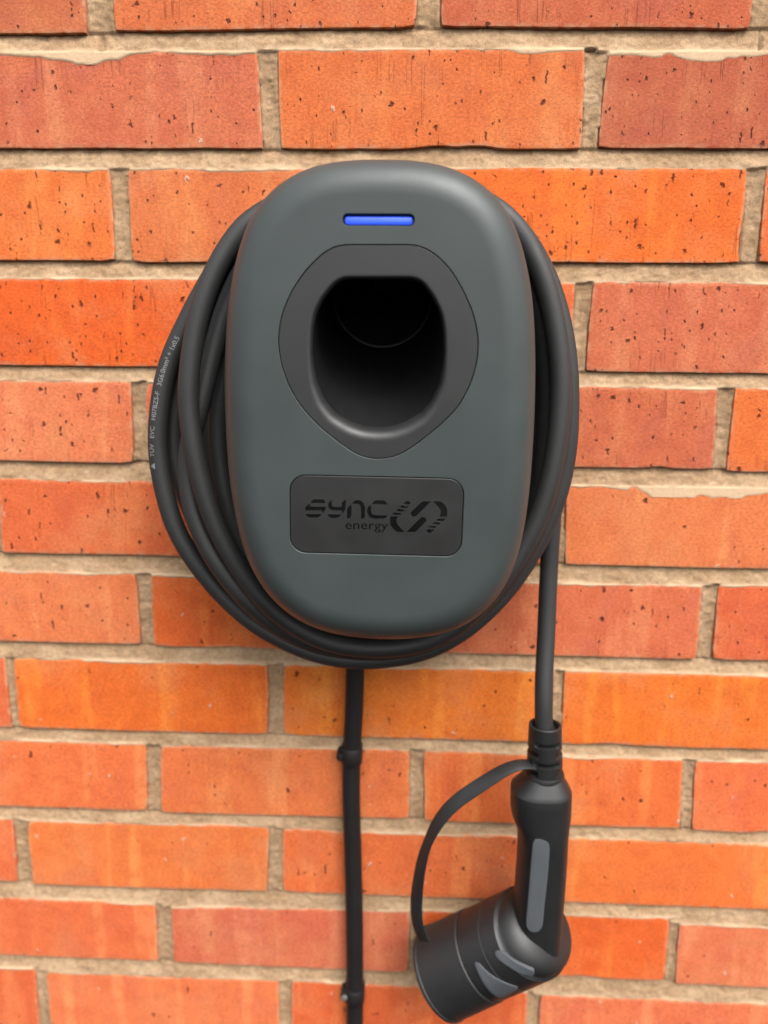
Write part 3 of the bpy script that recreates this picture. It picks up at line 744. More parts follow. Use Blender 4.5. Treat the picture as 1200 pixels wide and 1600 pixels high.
    used = np.unique(qd)
    remap = np.full(nz * nx, -1, np.int32); remap[used] = np.arange(len(used))
    qd = remap[qd]; co = co[used]; lm = lime.reshape(-1)[used].astype(np.float32)
    me = bpy.data.meshes.new('mortar')
    me.vertices.add(len(co)); me.vertices.foreach_set('co', co.ravel())
    me.loops.add(qd.size); me.loops.foreach_set('vertex_index', qd.ravel())
    me.polygons.add(len(qd)); me.polygons.foreach_set('loop_start', np.arange(0, qd.size, 4, dtype=np.int32))
    me.update(calc_edges=True)
    at = me.attributes.new('lime', 'FLOAT', 'POINT')
    at.data.foreach_set('value', lm)
    me.validate()
    o = link_mesh('mortar', me, M_MORTAR, wall)
    o.data.shade_smooth()
    o['kind'] = 'stuff'
    return o

make_mortar()

# ------------------------------------------------------------------ wall charger
charger = thing('wall_charger', 'slate grey oval car charger on the brick wall with a blue light bar', 'car charger', (0, 0, 0.87))
FY = -0.130                                               # front face plane
# half width and centre line of the cover, by height (mm)
PROFILE = [(1158, 0, -0.4), (1157.4, 20, -0.4), (1155, 36, -0.3), (1150, 49.6, -0.2), (1145, 58.3, 0), (1138, 66.6, 0), (1130, 73.3, 0), (1120, 78.9, 0),
           (1110, 82.6, 0), (1100, 85.5, 0), (1085, 88.9, 0), (1070, 91.0, 0), (1050, 92.7, 0), (1030, 93.6, 0),
           (1010, 93.9, .1), (990, 93.6, .3), (970, 92.7, .6), (950, 90.6, 1.1), (930, 87.0, 1.7), (915, 82.0, 2.2), (905, 76.9, 2.7), (895, 69.6, 3.1),
           (885, 58.6, 3.4), (878, 46.0, 3.7), (874, 33.0, 3.9), (871.4, 16, 4), (870.8, 0, 4)]
right = [(m + w, z) for z, w, m in PROFILE]
left = [(m - w, z) for z, w, m in PROFILE][1:-1][::-1]
OUT = resample(catmull(np.array(right + left) * MM, 8, True), 168, True)
OUT = resample(smooth_line(OUT, 6, True), 168, True)

def inward(L):
    n = np.zeros_like(L)
    for i in range(len(L)):
        e = L[(i + 1) % len(L)] - L[i - 1]
        n[i] = (e[1], -e[0])
    n /= np.linalg.norm(n, axis=1)[:, None]
    c = L.mean(0)
    return n if np.mean(((c - L) * n).sum(1)) > 0 else -n

INN = inward(OUT)
def ring(d, y):
    P = OUT + INN * d
    return [(p[0], y, p[1]) for p in P]

def rrect(cx, cz, w, h, r, n=8, tilt=0.0):
    pts = []
    for sx, sz, a0 in ((1, 1, 0), (-1, 1, 90), (-1, -1, 180), (1, -1, 270)):
        for i in range(n + 1):
            a = math.radians(a0 + 90 * i / n)
            pts.append((sx * (w / 2 - r) + r * math.cos(a), sz * (h / 2 - r) + r * math.sin(a)))
    ct, st = math.cos(tilt), math.sin(tilt)
    return np.array([(cx + x * ct - z * st, cz + x * st + z * ct) for x, z in pts])

def polar(pts, n, centre):
    """resample a star-shaped closed outline at n even angles about a centre."""
    P = resample(np.array(pts), 720, True) - centre
    a = np.arctan2(P[:, 1], P[:, 0]); r = np.linalg.norm(P, axis=1)
    o = np.argsort(a); a, r = a[o], r[o]
    t = np.linspace(-math.pi, math.pi, n, endpoint=False)
    rr = np.interp(t, np.r_[a - 2 * math.pi, a, a + 2 * math.pi], np.r_[r, r, r])
    return centre + np.stack([rr * np.cos(t), rr * np.sin(t)], 1)

def xz(P3):
    return np.array(P3)[:, [0, 2]]

RINGPX = xz([(-0.02137, -0.13000, 1.10887), (-0.00033, -0.13000, 1.10899), (0.02135, -0.13000, 1.10910), (0.02708, -0.13000, 1.10677), (0.03320, -0.13000, 1.10308), (0.04088, -0.13000, 1.09530), (0.04762, -0.13000, 1.08472), (0.05379, -0.13000, 1.07193), (0.05696, -0.13000, 1.05863), (0.05652, -0.13000, 1.04583), (0.05330, -0.13000, 1.03356), (0.04710, -0.13000, 1.02111), (0.03743, -0.13000, 1.01067), (0.02759, -0.13000, 1.00235), (0.01913, -0.13000, 0.99586), (0.01095, -0.13000, 0.99121), (0.00081, -0.13000, 0.98935), (-0.00937, -0.13000, 0.99089), (-0.01692, -0.13000, 0.99531), (-0.02595, -0.13000, 1.00193), (-0.03531, -0.13000, 1.00965), (-0.04458, -0.13000, 1.01990), (-0.05116, -0.13000, 1.03084), (-0.05543, -0.13000, 1.04315), (-0.05723, -0.13000, 1.05678), (-0.05497, -0.13000, 1.07099), (-0.04894, -0.13000, 1.08399), (-0.04193, -0.13000, 1.09407), (-0.03357, -0.13000, 1.10234), (-0.02746, -0.13000, 1.10681)])
HOLEPX = xz([(-0.01994, -0.13000, 1.09284), (0.00019, -0.13000, 1.09298), (0.02024, -0.13000, 1.09311), (0.02602, -0.13000, 1.09041), (0.03266, -0.13000, 1.08218), (0.03721, -0.13000, 1.07319), (0.03927, -0.13000, 1.06374), (0.03988, -0.13000, 1.05491), (0.04024, -0.13000, 1.04242), (0.03944, -0.13000, 1.03158), (0.03569, -0.13000, 1.02059), (0.02925, -0.13000, 1.01129), (0.01897, -0.13000, 1.00446), (0.00968, -0.13000, 1.00134), (0.00033, -0.13000, 1.00045), (-0.00905, -0.13000, 1.00106), (-0.01844, -0.13000, 1.00392), (-0.02893, -0.13000, 1.01048), (-0.03561, -0.13000, 1.01965), (-0.03925, -0.13000, 1.03062), (-0.04026, -0.13000, 1.04151), (-0.04014, -0.13000, 1.05410), (-0.03969, -0.13000, 1.06300), (-0.03778, -0.13000, 1.07254), (-0.03298, -0.13000, 1.08167), (-0.02571, -0.13000, 1.09004)])
NA = 120
HC = np.array(xz([(0.00023, -0.13000, 1.05023)])[0])
RING = polar(smooth_line(resample(RINGPX, 240, True), 9, True), NA, HC)
HOLE = polar(smooth_line(resample(HOLEPX, 240, True), 5, True), NA, HC)
PL = np.array([(-0.05169, -0.13000, 0.95435), (0.05126, -0.13000, 0.95474), (-0.00003, -0.13000, 0.97869), (0.00040, -0.13000, 0.93166)])
pc = ((PL[0, 0] + PL[1, 0]) / 2, (PL[2, 2] + PL[3, 2]) / 2)
pw, ph = PL[1, 0] - PL[0, 0], PL[2, 2] - PL[3, 2]
TILT = math.radians(-0.35)
PLATE = rrect(pc[0], pc[1], pw, ph, 0.0095, 8, TILT)
LD = np.array([(-0.02012, -0.13000, 1.12224), (0.01950, -0.13000, 1.12227), (-0.00013, -0.13000, 1.12536), (-0.00007, -0.13000, 1.11922)])
lc = ((LD[0, 0] + LD[1, 0]) / 2, (LD[2, 2] + LD[3, 2]) / 2)
lw, lh = LD[1, 0] - LD[0, 0], LD[2, 2] - LD[3, 2]
SLOT = rrect(lc[0], lc[1], lw, lh, lh * 0.42, 7)

def scaled(L, d):
    """outline moved outward by d."""
    return L - inward(L) * d

def cover():
    R = 0.021
    rings = [ring(0.019, -0.064), ring(0.004, -0.064), ring(0.0022, -0.066), ring(0.0012, -0.085)]
    for i in range(0, 13):
        a = math.pi / 2 * (1 - i / 12)
        rings.append(ring(R * (1 - math.sin(a)), FY + R * (1 - math.cos(a))))
    rings.append(ring(R + 0.0012, FY))
    v, f = loft(rings)
    bm = bmesh.new()
    vs = [bm.verts.new(p) for p in v]
    for q in f:
        bm.faces.new([vs[i] for i in q])
    last = vs[-len(OUT):]
    edges = [bm.edges.get((last[i], last[(i + 1) % len(last)])) for i in range(len(last))]
    for L, depth in ((scaled(RING, 0.00035), 0.004), (scaled(PLATE, 0.00035), 0.004), (SLOT, 0.0045)):
        loops = []
        for off, y in ((0.00035, FY), (0.0, FY + 0.00035), (0.0, FY + depth)):
            loops.append([bm.verts.new((p[0], y, p[1])) for p in scaled(L, off)])
        n = len(L)
        for A, B in zip(loops, loops[1:]):
            for i in range(n):
                bm.faces.new((A[i], A[(i + 1) % n], B[(i + 1) % n], B[i]))
        edges += [bm.edges.get((loops[0][i], loops[0][(i + 1) % n])) for i in range(n)]
        bm.faces.new(loops[-1]) if depth == 0.0045 else None
    bmesh.ops.triangle_fill(bm, use_beauty=True, use_dissolve=False, edges=edges, normal=(0, -1, 0))
    bmesh.ops.recalc_face_normals(bm, faces=bm.faces)
    me = bpy.data.meshes.new('front_cover')
    bm.to_mesh(me); bm.free()
    return link_mesh('front_cover', me, M_COVER, charger, 38)

cover()

def housing():
    rings = [ring(0.014, -0.0655), ring(0.0045, -0.0630), ring(0.0040, -0.058), ring(0.0050, -0.030), ring(0.0050, -0.012), ring(0.0040, -0.010), ring(0.0040, -0.0015)]
    v, f = loft(rings, True, False, True)
    return fix_normals(obj('back_housing', v, f, M_BACK, charger, 40))
housing()

def bezel():
    r3 = lambda L, y: [(p[0], y, p[1]) for p in L]
    low = np.clip((HC[1] - HOLE[:, 1]) / 0.045, 0, 1)          # the lip is deeper round the foot of the opening
    rings = [r3(RING, FY + 0.0042), r3(RING, FY + 0.0003), r3(scaled(RING, -0.0003), FY)]
    mid = RING + (HOLE - RING) * 0.5
    rings.append(r3(mid, FY))
    lipw = 0.0022 + 0.0046 * low
    lipd = 0.0040 + 0.0065 * low
    hin = inward(HOLE)
    rings.append(r3(HOLE - hin * 0.0012, FY))
    for i in range(0, 9):
        a = math.pi / 2 * i / 8
        P = HOLE + hin * (lipw * math.sin(a))[:, None]
        rings.append([(p[0], FY + d * (1 - math.cos(a)), p[1]) for p, d in zip(P, lipd)])
    v, f = loft(rings)
    o = fix_normals(obj('socket_bezel', v, f, M_BEZEL, charger, 40))
    # holster tube: climbs towards a round back
    P0 = HOLE + hin * lipw[:, None]
    front = [(p[0], FY + d, p[1]) for p, d in zip(P0, lipd)]
    cb = np.array([(-0.00183, -0.02600, 1.05557)][0]); rb = 0.0345
    t = np.linspace(-math.pi, math.pi, NA, endpoint=False)
    cx, cz = cb[0], cb[2] + rb
    back = [(cx + rb * math.cos(q), -0.026, cz + rb * math.sin(q)) for q in t]
    ledge = [(cx + (rb - 0.0012) * math.cos(q), -0.0262, cz + (rb - 0.0012) * math.sin(q)) for q in t]
    deep = [(cx + (rb - 0.0012) * math.cos(q), -0.021, cz + (rb - 0.0012) * math.sin(q)) for q in t]
    F, B = np.array(front), np.array(back)
    F2 = F.copy(); F2[:, 1] += 0.0006
    F2[:, [0, 2]] += hin * -0.0006
    rings = [F, F2] + [F2 + (B - F2) * (i / 10) for i in range(1, 11)] + [ledge, deep]
    v, f = loft([list(map(tuple, r)) for r in rings], True, False, True)
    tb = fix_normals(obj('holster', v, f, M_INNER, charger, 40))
    rim = np.array([(cx + (rb - 0.0004) * math.cos(q), -0.0275, cz + (rb - 0.0004) * math.sin(q)) for q in np.linspace(0, 2 * math.pi, 96)])
    v, f = tube(rim, 0.0008, 8, False)
    fix_normals(obj('holster_rim', v, f, M_INLAY, charger, 60))
    c = np.array([(-0.00392, -0.03400, 1.09659)][0]); hw, hh = 0.0034, 0.0034
    box = [(c[0] + sx * hw, y, c[2] + sz * hh) for y in (-0.036, -0.0205) for sx, sz in ((-1, -1), (1, -1), (1, 1), (-1, 1))]
    fc = [(0, 1, 2, 3), (4, 5, 6, 7), (0, 1, 5, 4), (1, 2, 6, 5), (2, 3, 7, 6), (3, 0, 4, 7)]
    fix_normals(obj('latch_tab', box, fc, M_INLAY, charger))
bezel()

def groove_floor():
    """dark backing seen down the hairline gap round an inset piece."""
    for L in (RING, PLATE):
        a = [(p[0], FY + 0.0036, p[1]) for p in scaled(L, 0.002)]
        b = [(p[0], FY + 0.0036, p[1]) for p in scaled(L, -0.002)]
        v, f = loft([a, b])
        obj('gap_seal', v, f, M_BACK, charger)
groove_floor()

def status_light():
    L = scaled(SLOT, -0.0010)
    rings = []
    for d, y in ((0, FY + 0.0044), (0, FY + 0.0022), (-0.0004, FY + 0.0017), (-0.0012, FY + 0.0014)):
        rings.append([(p[0], y, p[1]) for p in scaled(L, d)])
    v, f = loft(rings, True, False, True)
    fix_normals(obj('status_light', v, f, M_LAMP, charger, 40))
status_light()

# ---- logo plate with sunk lettering
def px_shape(zoom, pts):
    (ox, oy, s) = zoom
    return [(ox + x / s, oy + y / s) for x, y in pts]
GLYPHS = [
 ('lettering', [(-0.03950, 0.96225), (-0.03851, 0.96372), (-0.03752, 0.96465), (-0.03202, 0.96475), (-0.03082, 0.96377), (-0.03047, 0.96233)]),
 ('lettering', [(-0.04260, 0.95774), (-0.04258, 0.95947), (-0.04077, 0.96155), (-0.03978, 0.96180), (-0.03997, 0.96020), (-0.03012, 0.96025), (-0.03048, 0.95879), (-0.03206, 0.95639), (-0.03282, 0.95656), (-0.03237, 0.95784)]),
 ('lettering', [(-0.04253, 0.95560), (-0.03283, 0.95578), (-0.03355, 0.95463), (-0.03522, 0.95345), (-0.04039, 0.95335), (-0.04173, 0.95410)]),
 ('lettering', [(-0.02890, 0.96245), (-0.02688, 0.96452), (-0.02654, 0.96068), (-0.02511, 0.96025), (-0.02086, 0.96033), (-0.02064, 0.96305), (-0.01818, 0.96491), (-0.01840, 0.96037), (-0.01863, 0.95878), (-0.02041, 0.95624), (-0.02086, 0.95669), (-0.02064, 0.95806), (-0.02601, 0.95796), (-0.02780, 0.95861), (-0.02891, 0.96018)]),
 ('lettering', [(-0.02960, 0.95561), (-0.02086, 0.95578), (-0.02198, 0.95430), (-0.02378, 0.95344), (-0.02692, 0.95338), (-0.02849, 0.95417)]),
 ('lettering', [(-0.01750, 0.95333), (-0.01751, 0.95948), (-0.01617, 0.96109), (-0.01492, 0.96157), (-0.01491, 0.95543), (-0.01571, 0.95382), (-0.01661, 0.95335)]),
 ('lettering', [(-0.01448, 0.96226), (-0.01350, 0.96386), (-0.01172, 0.96466), (-0.00950, 0.96439), (-0.00771, 0.96283), (-0.00689, 0.96058), (-0.00686, 0.95467), (-0.00766, 0.95352), (-0.00909, 0.95326), (-0.00925, 0.96009), (-0.00993, 0.96166), (-0.01105, 0.96223)]),
 ('lettering', [(-0.00272, 0.96225), (-0.00171, 0.96385), (-0.00038, 0.96469), (0.00429, 0.96477), (0.00585, 0.96376), (0.00654, 0.96228)]),
 ('lettering', [(-0.00567, 0.95834), (-0.00502, 0.96062), (-0.00325, 0.96178), (-0.00322, 0.95793), (-0.00254, 0.95635), (-0.00097, 0.95570), (0.00684, 0.95562), (0.00574, 0.95423), (0.00419, 0.95352), (-0.00184, 0.95340), (-0.00363, 0.95405), (-0.00499, 0.95562)]),
 ('emblem', [(0.00826, 0.95504), (0.01299, 0.95513), (0.01203, 0.95350), (0.01206, 0.95135), (0.01289, 0.94993), (0.01699, 0.94562), (0.01225, 0.94553), (0.00994, 0.94772), (0.00868, 0.94949), (0.00823, 0.95164)]),
 ('emblem', [(0.00947, 0.95650), (0.01103, 0.95767), (0.01261, 0.95727), (0.01523, 0.95714), (0.01420, 0.95612), (0.00947, 0.95614)]),
 ('emblem', [(0.01182, 0.95868), (0.01327, 0.95988), (0.01502, 0.95945), (0.01712, 0.95924), (0.01581, 0.95804), (0.01294, 0.95817)]),
 ('emblem', [(0.01395, 0.96103), (0.01533, 0.96202), (0.01673, 0.96144), (0.01935, 0.96131), (0.01797, 0.96033), (0.01500, 0.96034)]),
 ('emblem', [(0.01601, 0.96285), (0.01755, 0.96437), (0.01877, 0.96467), (0.01982, 0.96405), (0.02012, 0.96310), (0.01933, 0.96238), (0.01776, 0.96252)]),
 ('emblem', [(0.01805, 0.94564), (0.02560, 0.95376), (0.02698, 0.95493), (0.02837, 0.95507), (0.02979, 0.95402), (0.03009, 0.95295), (0.02383, 0.94619), (0.02296, 0.94574)]),
 ('emblem', [(0.02030, 0.95688), (0.02063, 0.95795), (0.02678, 0.96411), (0.02782, 0.96455), (0.03233, 0.96463), (0.02416, 0.95606), (0.02278, 0.95514), (0.02138, 0.95529)]),
 ('emblem', [(0.03355, 0.96466), (0.03789, 0.96473), (0.04001, 0.96329), (0.04163, 0.96119), (0.04222, 0.95871), (0.04196, 0.95543), (0.03761, 0.95535), (0.03827, 0.95686), (0.03832, 0.95900), (0.03730, 0.96075)]),
 ('emblem', [(0.03540, 0.95306), (0.03694, 0.95434), (0.04147, 0.95442), (0.03960, 0.95260), (0.03750, 0.95285)]),
 ('emblem', [(0.03318, 0.95104), (0.03472, 0.95215), (0.03875, 0.95187), (0.03738, 0.95059), (0.03545, 0.95091)]),
 ('emblem', [(0.03078, 0.94885), (0.03233, 0.94988), (0.03636, 0.94960), (0.03482, 0.94828), (0.03271, 0.94870)]),
 ('emblem', [(0.02995, 0.94703), (0.03133, 0.94785), (0.03484, 0.94749), (0.03330, 0.94602), (0.03191, 0.94527), (0.03050, 0.94596)]),
]

def logo_plate():
    bm = bmesh.new()
    n = len(PLATE)
    loops = []
    for off, y in ((0.0, FY + 0.004), (0.0, FY + 0.0004), (-0.0004, FY)):
        loops.append([bm.verts.new((p[0], y, p[1])) for p in scaled(PLATE, off)])
    for A, B in zip(loops, loops[1:]):
        for i in range(n):
            bm.faces.new((A[i], A[(i + 1) % n], B[(i + 1) % n], B[i]))
    edges = [bm.edges.get((loops[-1][i], loops[-1][(i + 1) % n])) for i in range(n)]
    floors = []
    for name, g in GLYPHS:
        L = np.array(g)
        if np.sum(L[:, 0] * np.roll(L[:, 1], -1) - np.roll(L[:, 0], -1) * L[:, 1]) < 0:
            L = L[::-1]
        A = [bm.verts.new((p[0], FY, p[1])) for p in L]
        B = [bm.verts.new((p[0], FY + 0.0007, p[1])) for p in L]
        for i in range(len(L)):
            bm.faces.new((A[i], A[(i + 1) % len(L)], B[(i + 1) % len(L)], B[i]))
        edges += [bm.edges.get((A[i], A[(i + 1) % len(L)])) for i in range(len(L))]
        floors.append((name, L))
    bmesh.ops.triangle_fill(bm, use_beauty=True, use_dissolve=False, edges=edges, normal=(0, -1, 0))
    bmesh.ops.recalc_face_normals(bm, faces=bm.faces)
    me = bpy.data.meshes.new('logo_plate')
    bm.to_mesh(me); bm.free()
    plate = link_mesh('logo_plate', me, M_PLATE, charger, 38)
    WORLD[plate.name] = Matrix.Identity(4)
    for kind in sorted(set(nm for nm, _ in floors)):
        v, f = [], []
        for nm, L in floors:
            if nm == kind:
                f.append(tuple(range(len(v), len(v) + len(L))))
                v += [(p[0], FY + 0.0005, p[1]) for p in L]
        o = obj(kind, v, f, M_GLOSS, plate)
        o.data.polygons.foreach_get
    return plate

plate = logo_plate()

def text_outline(body, size, bold=0.0, slices=False):
    cu = bpy.data.curves.new('glyphs', 'FONT')
    cu.body = body
    cu.size = size
    cu.resolution_u = 3
    cu.offset = bold
    o = bpy.data.objects.new('glyphs', cu)
    COL.objects.link(o)
    dg = bpy.context.evaluated_depsgraph_get()
    me = bpy.data.meshes.new_from_object(o.evaluated_get(dg))
    if slices:
        bm = bmesh.new()
        bm.from_mesh(me)
        for y in np.arange(-0.24, 0.96, 0.08):             # so that the type can bend round the cable
            bmesh.ops.bisect_plane(bm, geom=bm.verts[:] + bm.edges[:] + bm.faces[:], plane_co=(0, y, 0), plane_no=(0, 1, 0))
        bm.to_mesh(me)
        bm.free()
    v = [tuple(x.co) for x in me.vertices]
    f = [tuple(p.vertices) for p in me.polygons]
    bpy.data.objects.remove(o)
    bpy.data.curves.remove(cu)
    bpy.data.meshes.remove(me)
    return np.array(v), f

def energy_word():
    v, f = text_outline('energy', 1.0)
    A = np.array([(-0.01847, -0.13000, 0.94701), (0.00705, -0.13000, 0.94708), (-0.01848, -0.13000, 0.95114)])
    w = v[:, 0].max() - v[:, 0].min()
    sx = (A[1, 0] - A[0, 0]) / w
    xh = 0.53
    m = (v[:, 1] < 2)
    sz = (A[2, 2] - A[0, 2]) / xh
    x = A[0, 0] + (v[:, 0] - v[:, 0].min()) * sx
    z = A[0, 2] + v[:, 1] * sz + (v[:, 0] - v[:, 0].min()) / w * (A[1, 2] - A[0, 2])
    obj('small_lettering', np.stack([x, np.full(len(x), FY - 0.00008), z], 1), f, M_GLOSS, plate)
energy_word()

# ------------------------------------------------------------------ charging cable and plug
lead = thing('charging_cable', 'black rubber charging cable coiled round the oval charger, its plug hanging at right', 'charging cable', (0.12329, -0.04000, 0.79401))

def path(*segs):
    pts = []
    for s in segs:
        pts += s
    return pts
CABLE = [(0.12148, -0.05800, 0.77843), (0.12041, -0.05700, 0.79718), (0.12029, -0.05200, 0.81996), (0.12145, -0.04500, 0.84697), (0.12201, -0.03800, 0.89370), (0.12212, -0.03800, 0.94139), (0.12178, -0.03800, 0.98743), (0.11926, -0.03800, 1.03188), (0.10908, -0.04000, 1.08308), (0.08982, -0.04200, 1.11981), (0.05390, -0.04400, 1.14814), (-0.00294, -0.04600, 1.15778), (-0.05226, -0.04000, 1.14777), (-0.08545, -0.04000, 1.10669), (-0.10401, -0.04000, 1.07277), (-0.11424, -0.04000, 1.04672), (-0.12104, -0.04000, 1.02013), (-0.12385, -0.04000, 0.99303), (-0.12206, -0.04000, 0.96544), (-0.11648, -0.04000, 0.93733), (-0.10414, -0.04200, 0.90930), (-0.08592, -0.04200, 0.87946), (-0.06194, -0.04200, 0.85868), (-0.03095, -0.04200, 0.84692), (0.00248, -0.04200, 0.84374), (0.03567, -0.04200, 0.84861), (0.06344, -0.04200, 0.86670), (0.08781, -0.04200, 0.89893), (0.10156, -0.04400, 0.94222), (0.10833, -0.04600, 0.97918), (0.10865, -0.04600, 1.02332), (0.10339, -0.04600, 1.06593), (0.09201, -0.04400, 1.10328), (0.07768, -0.04200, 1.13587), (0.04750, -0.04200, 1.15565), (-0.00304, -0.04400, 1.15980), (-0.05140, -0.04600, 1.14975), (-0.08455, -0.05000, 1.11282), (-0.10159, -0.05200, 1.07212), (-0.10878, -0.05200, 1.03813), (-0.11370, -0.05400, 1.00775), (-0.11341, -0.05400, 0.97667), (-0.10804, -0.05600, 0.94531), (-0.09882, -0.05600, 0.91770), (-0.08253, -0.05600, 0.88729), (-0.05973, -0.05600, 0.86371), (-0.02977, -0.05400, 0.84756), (0.00291, -0.05400, 0.84594), (0.03534, -0.05400, 0.85120), (0.06251, -0.05400, 0.86841), (0.08617, -0.05600, 0.89819), (0.10330, -0.05800, 0.93602), (0.11059, -0.05800, 0.98078), (0.11125, -0.05800, 1.02388), (0.10520, -0.05800, 1.06547), (0.09448, -0.05600, 1.10195), (0.07758, -0.05400, 1.13377), (0.04903, -0.05200, 1.15351), (-0.00261, -0.05400, 1.15834), (-0.05029, -0.05400, 1.14812), (-0.08871, -0.05400, 1.11708), (-0.11773, -0.05400, 1.08018), (-0.13452, -0.05400, 1.04214), (-0.14251, -0.05400, 1.01174), (-0.14487, -0.05400, 0.98961), (-0.14156, -0.05400, 0.96264), (-0.13267, -0.05400, 0.93522), (-0.11782, -0.05200, 0.90207), (-0.09577, -0.05000, 0.87297), (-0.06558, -0.05000, 0.84808), (-0.03490, -0.05000, 0.83790), (0.00287, -0.05000, 0.83590), (0.03331, -0.05000, 0.84169), (0.05861, -0.05000, 0.85469), (0.08747, -0.05000, 0.88452), (0.11114, -0.05000, 0.92979), (0.12296, -0.05000, 0.97324), (0.12436, -0.05000, 1.02370), (0.11675, -0.05000, 1.06590), (0.10300, -0.05200, 1.10245), (0.08255, -0.05400, 1.13301), (0.04880, -0.05600, 1.15266), (-0.00243, -0.05800, 1.15782), (-0.04941, -0.06000, 1.15151), (-0.08447, -0.06200, 1.13359), (-0.11132, -0.06400, 1.09964), (-0.13069, -0.06600, 1.06617), (-0.14263, -0.06700, 1.04123), (-0.14932, -0.06800, 1.01250), (-0.15171, -0.06800, 0.98662), (-0.14927, -0.06800, 0.96027), (-0.14170, -0.06700, 0.92870), (-0.12599, -0.06600, 0.90109), (-0.10967, -0.06500, 0.88047), (-0.09067, -0.06400, 0.86243), (-0.07038, -0.06300, 0.84952), (-0.04751, -0.06200, 0.83947), (-0.02206, -0.06200, 0.83476), (0.00333, -0.06200, 0.83593), (0.03080, -0.06200, 0.84204), (0.05865, -0.06200, 0.85775), (0.08811, -0.06200, 0.88834), (0.11249, -0.06200, 0.93257), (0.12397, -0.06200, 0.97498), (0.12442, -0.06200, 1.02422), (0.11840, -0.06100, 1.06548), (0.10446, -0.06000, 1.10354), (0.08325, -0.05800, 1.13309), (0.04871, -0.05800, 1.15146), (-0.00232, -0.06000, 1.15547), (-0.04890, -0.06400, 1.14607), (-0.08199, -0.06600, 1.11539), (-0.10256, -0.06800, 1.07929), (-0.11290, -0.07200, 1.04241), (-0.12010, -0.07600, 1.01338), (-0.12758, -0.07900, 0.98611), (-0.12634, -0.08100, 0.94979), (-0.11658, -0.08100, 0.92129), (-0.10395, -0.08000, 0.90011), (-0.08967, -0.07700, 0.88114), (-0.07416, -0.07100, 0.86443), (-0.05377, -0.06600, 0.85063), (-0.02861, -0.06600, 0.84452), (0.00340, -0.06600, 0.84343), (0.03285, -0.06600, 0.84998), (0.05800, -0.06800, 0.86568), (0.08489, -0.06800, 0.89479), (0.10630, -0.06800, 0.93158), (0.11635, -0.06800, 0.97571), (0.11900, -0.06800, 1.02442), (0.11158, -0.06800, 1.06714), (0.09923, -0.06700, 1.10269), (0.08023, -0.06600, 1.13167), (0.04822, -0.06600, 1.15051), (-0.00196, -0.06800, 1.15294), (-0.04720, -0.07600, 1.14809), (-0.07663, -0.08000, 1.13377), (-0.08801, -0.08200, 1.12437), (-0.10362, -0.08500, 1.10115), (-0.11321, -0.08700, 1.07783), (-0.11816, -0.08800, 1.05822), (-0.12213, -0.08900, 1.03435), (-0.12297, -0.08900, 1.01414), (-0.12074, -0.08900, 0.98738), (-0.11646, -0.08800, 0.96415), (-0.10994, -0.08700, 0.94044), (-0.09876, -0.08500, 0.91512), (-0.08115, -0.08300, 0.88791), (-0.06159, -0.08100, 0.86885), (-0.03611, -0.08000, 0.85513), (-0.00280, -0.08000, 0.85084), (0.03027, -0.08000, 0.85591), (0.05617, -0.08000, 0.87094), (0.08231, -0.08000, 0.90157), (0.10155, -0.08000, 0.93647), (0.11204, -0.08000, 0.97526), (0.11545, -0.07900, 1.02688), (0.10960, -0.07800, 1.06864), (0.09937, -0.07600, 1.10164), (0.08020, -0.07200, 1.13250), (0.04822, -0.06600, 1.15051), (0.01612, -0.05800, 1.14829), (-0.00040, -0.04500, 1.11481)]
CP = catmull(CABLE, 10)
CP = smooth_line(CP, 14)
CP = resample(CP, 900)
CR = 0.0066
v, f = tube(CP, CR, 24)
cable = fix_normals(obj('cable', v, f, M_CABLE, lead, 60))
WORLD[cable.name] = Matrix.Identity(4)

def cable_print():
    """white type running along the outermost strand at the left."""
    T, N, Bn = frames(CP)
    s = np.r_[0, np.cumsum(np.linalg.norm(np.diff(CP, axis=0), axis=1))]
    anchor = [(-0.15387, -0.06800, 0.97434), (-0.12916, -0.06800, 1.06773)]
    cands = [(np.linalg.norm(CP[i] - np.array(p)), i) for p in anchor[:1] for i in range(len(CP))]
    i0 = min(cands)[1]
    i1 = min((np.linalg.norm(CP[i] - np.array(anchor[1])), i) for i in range(len(CP)))[1]
    # walking direction: type reads upwards, the path here runs downwards
    total = abs(s[i0] - s[i1])
    v, f = text_outline('\u25b2   T\u00dcV   EVC   H07BZ5-F   3G6.0mm\u00b2 + 1x0.5', 1.0, 0.012, True)
    w = v[:, 0].max()
    k = 0.090 / w
    hgt = 0.0034
    out = []
    sign = -1 if s[i0] > s[i1] else 1
    cam_p = np.array(cam.matrix_world.translation)
    for x, y, _ in v:
        ss = s[i0] + sign * x * k
        P = np.array([np.interp(ss, s, CP[:, c]) for c in range(3)])
        t = np.array([np.interp(ss, s, T[:, c]) for c in range(3)]) * sign
        t /= np.linalg.norm(t)
        q = x / w; u = np.array([-0.45 + 0.5 * q, -1.0, 0.0]); u = u - t * (u @ t); u /= np.linalg.norm(u)
        b = np.cross(u, t)            # towards the foot of the letters
        h = (y / 0.73 - 0.5) * hgt
        a = h / CR
        d = math.cos(a) * u + math.sin(a) * b
        out.append(P + d * (CR + 0.00006))
    obj('printed_text', out, f, M_PRINT, cable)
cable_print()

HT = np.array((0.12383, -0.05000, 0.73364))       # top of the handle
HB = np.array((0.12912, -0.05000, 0.59651))       # foot of the handle

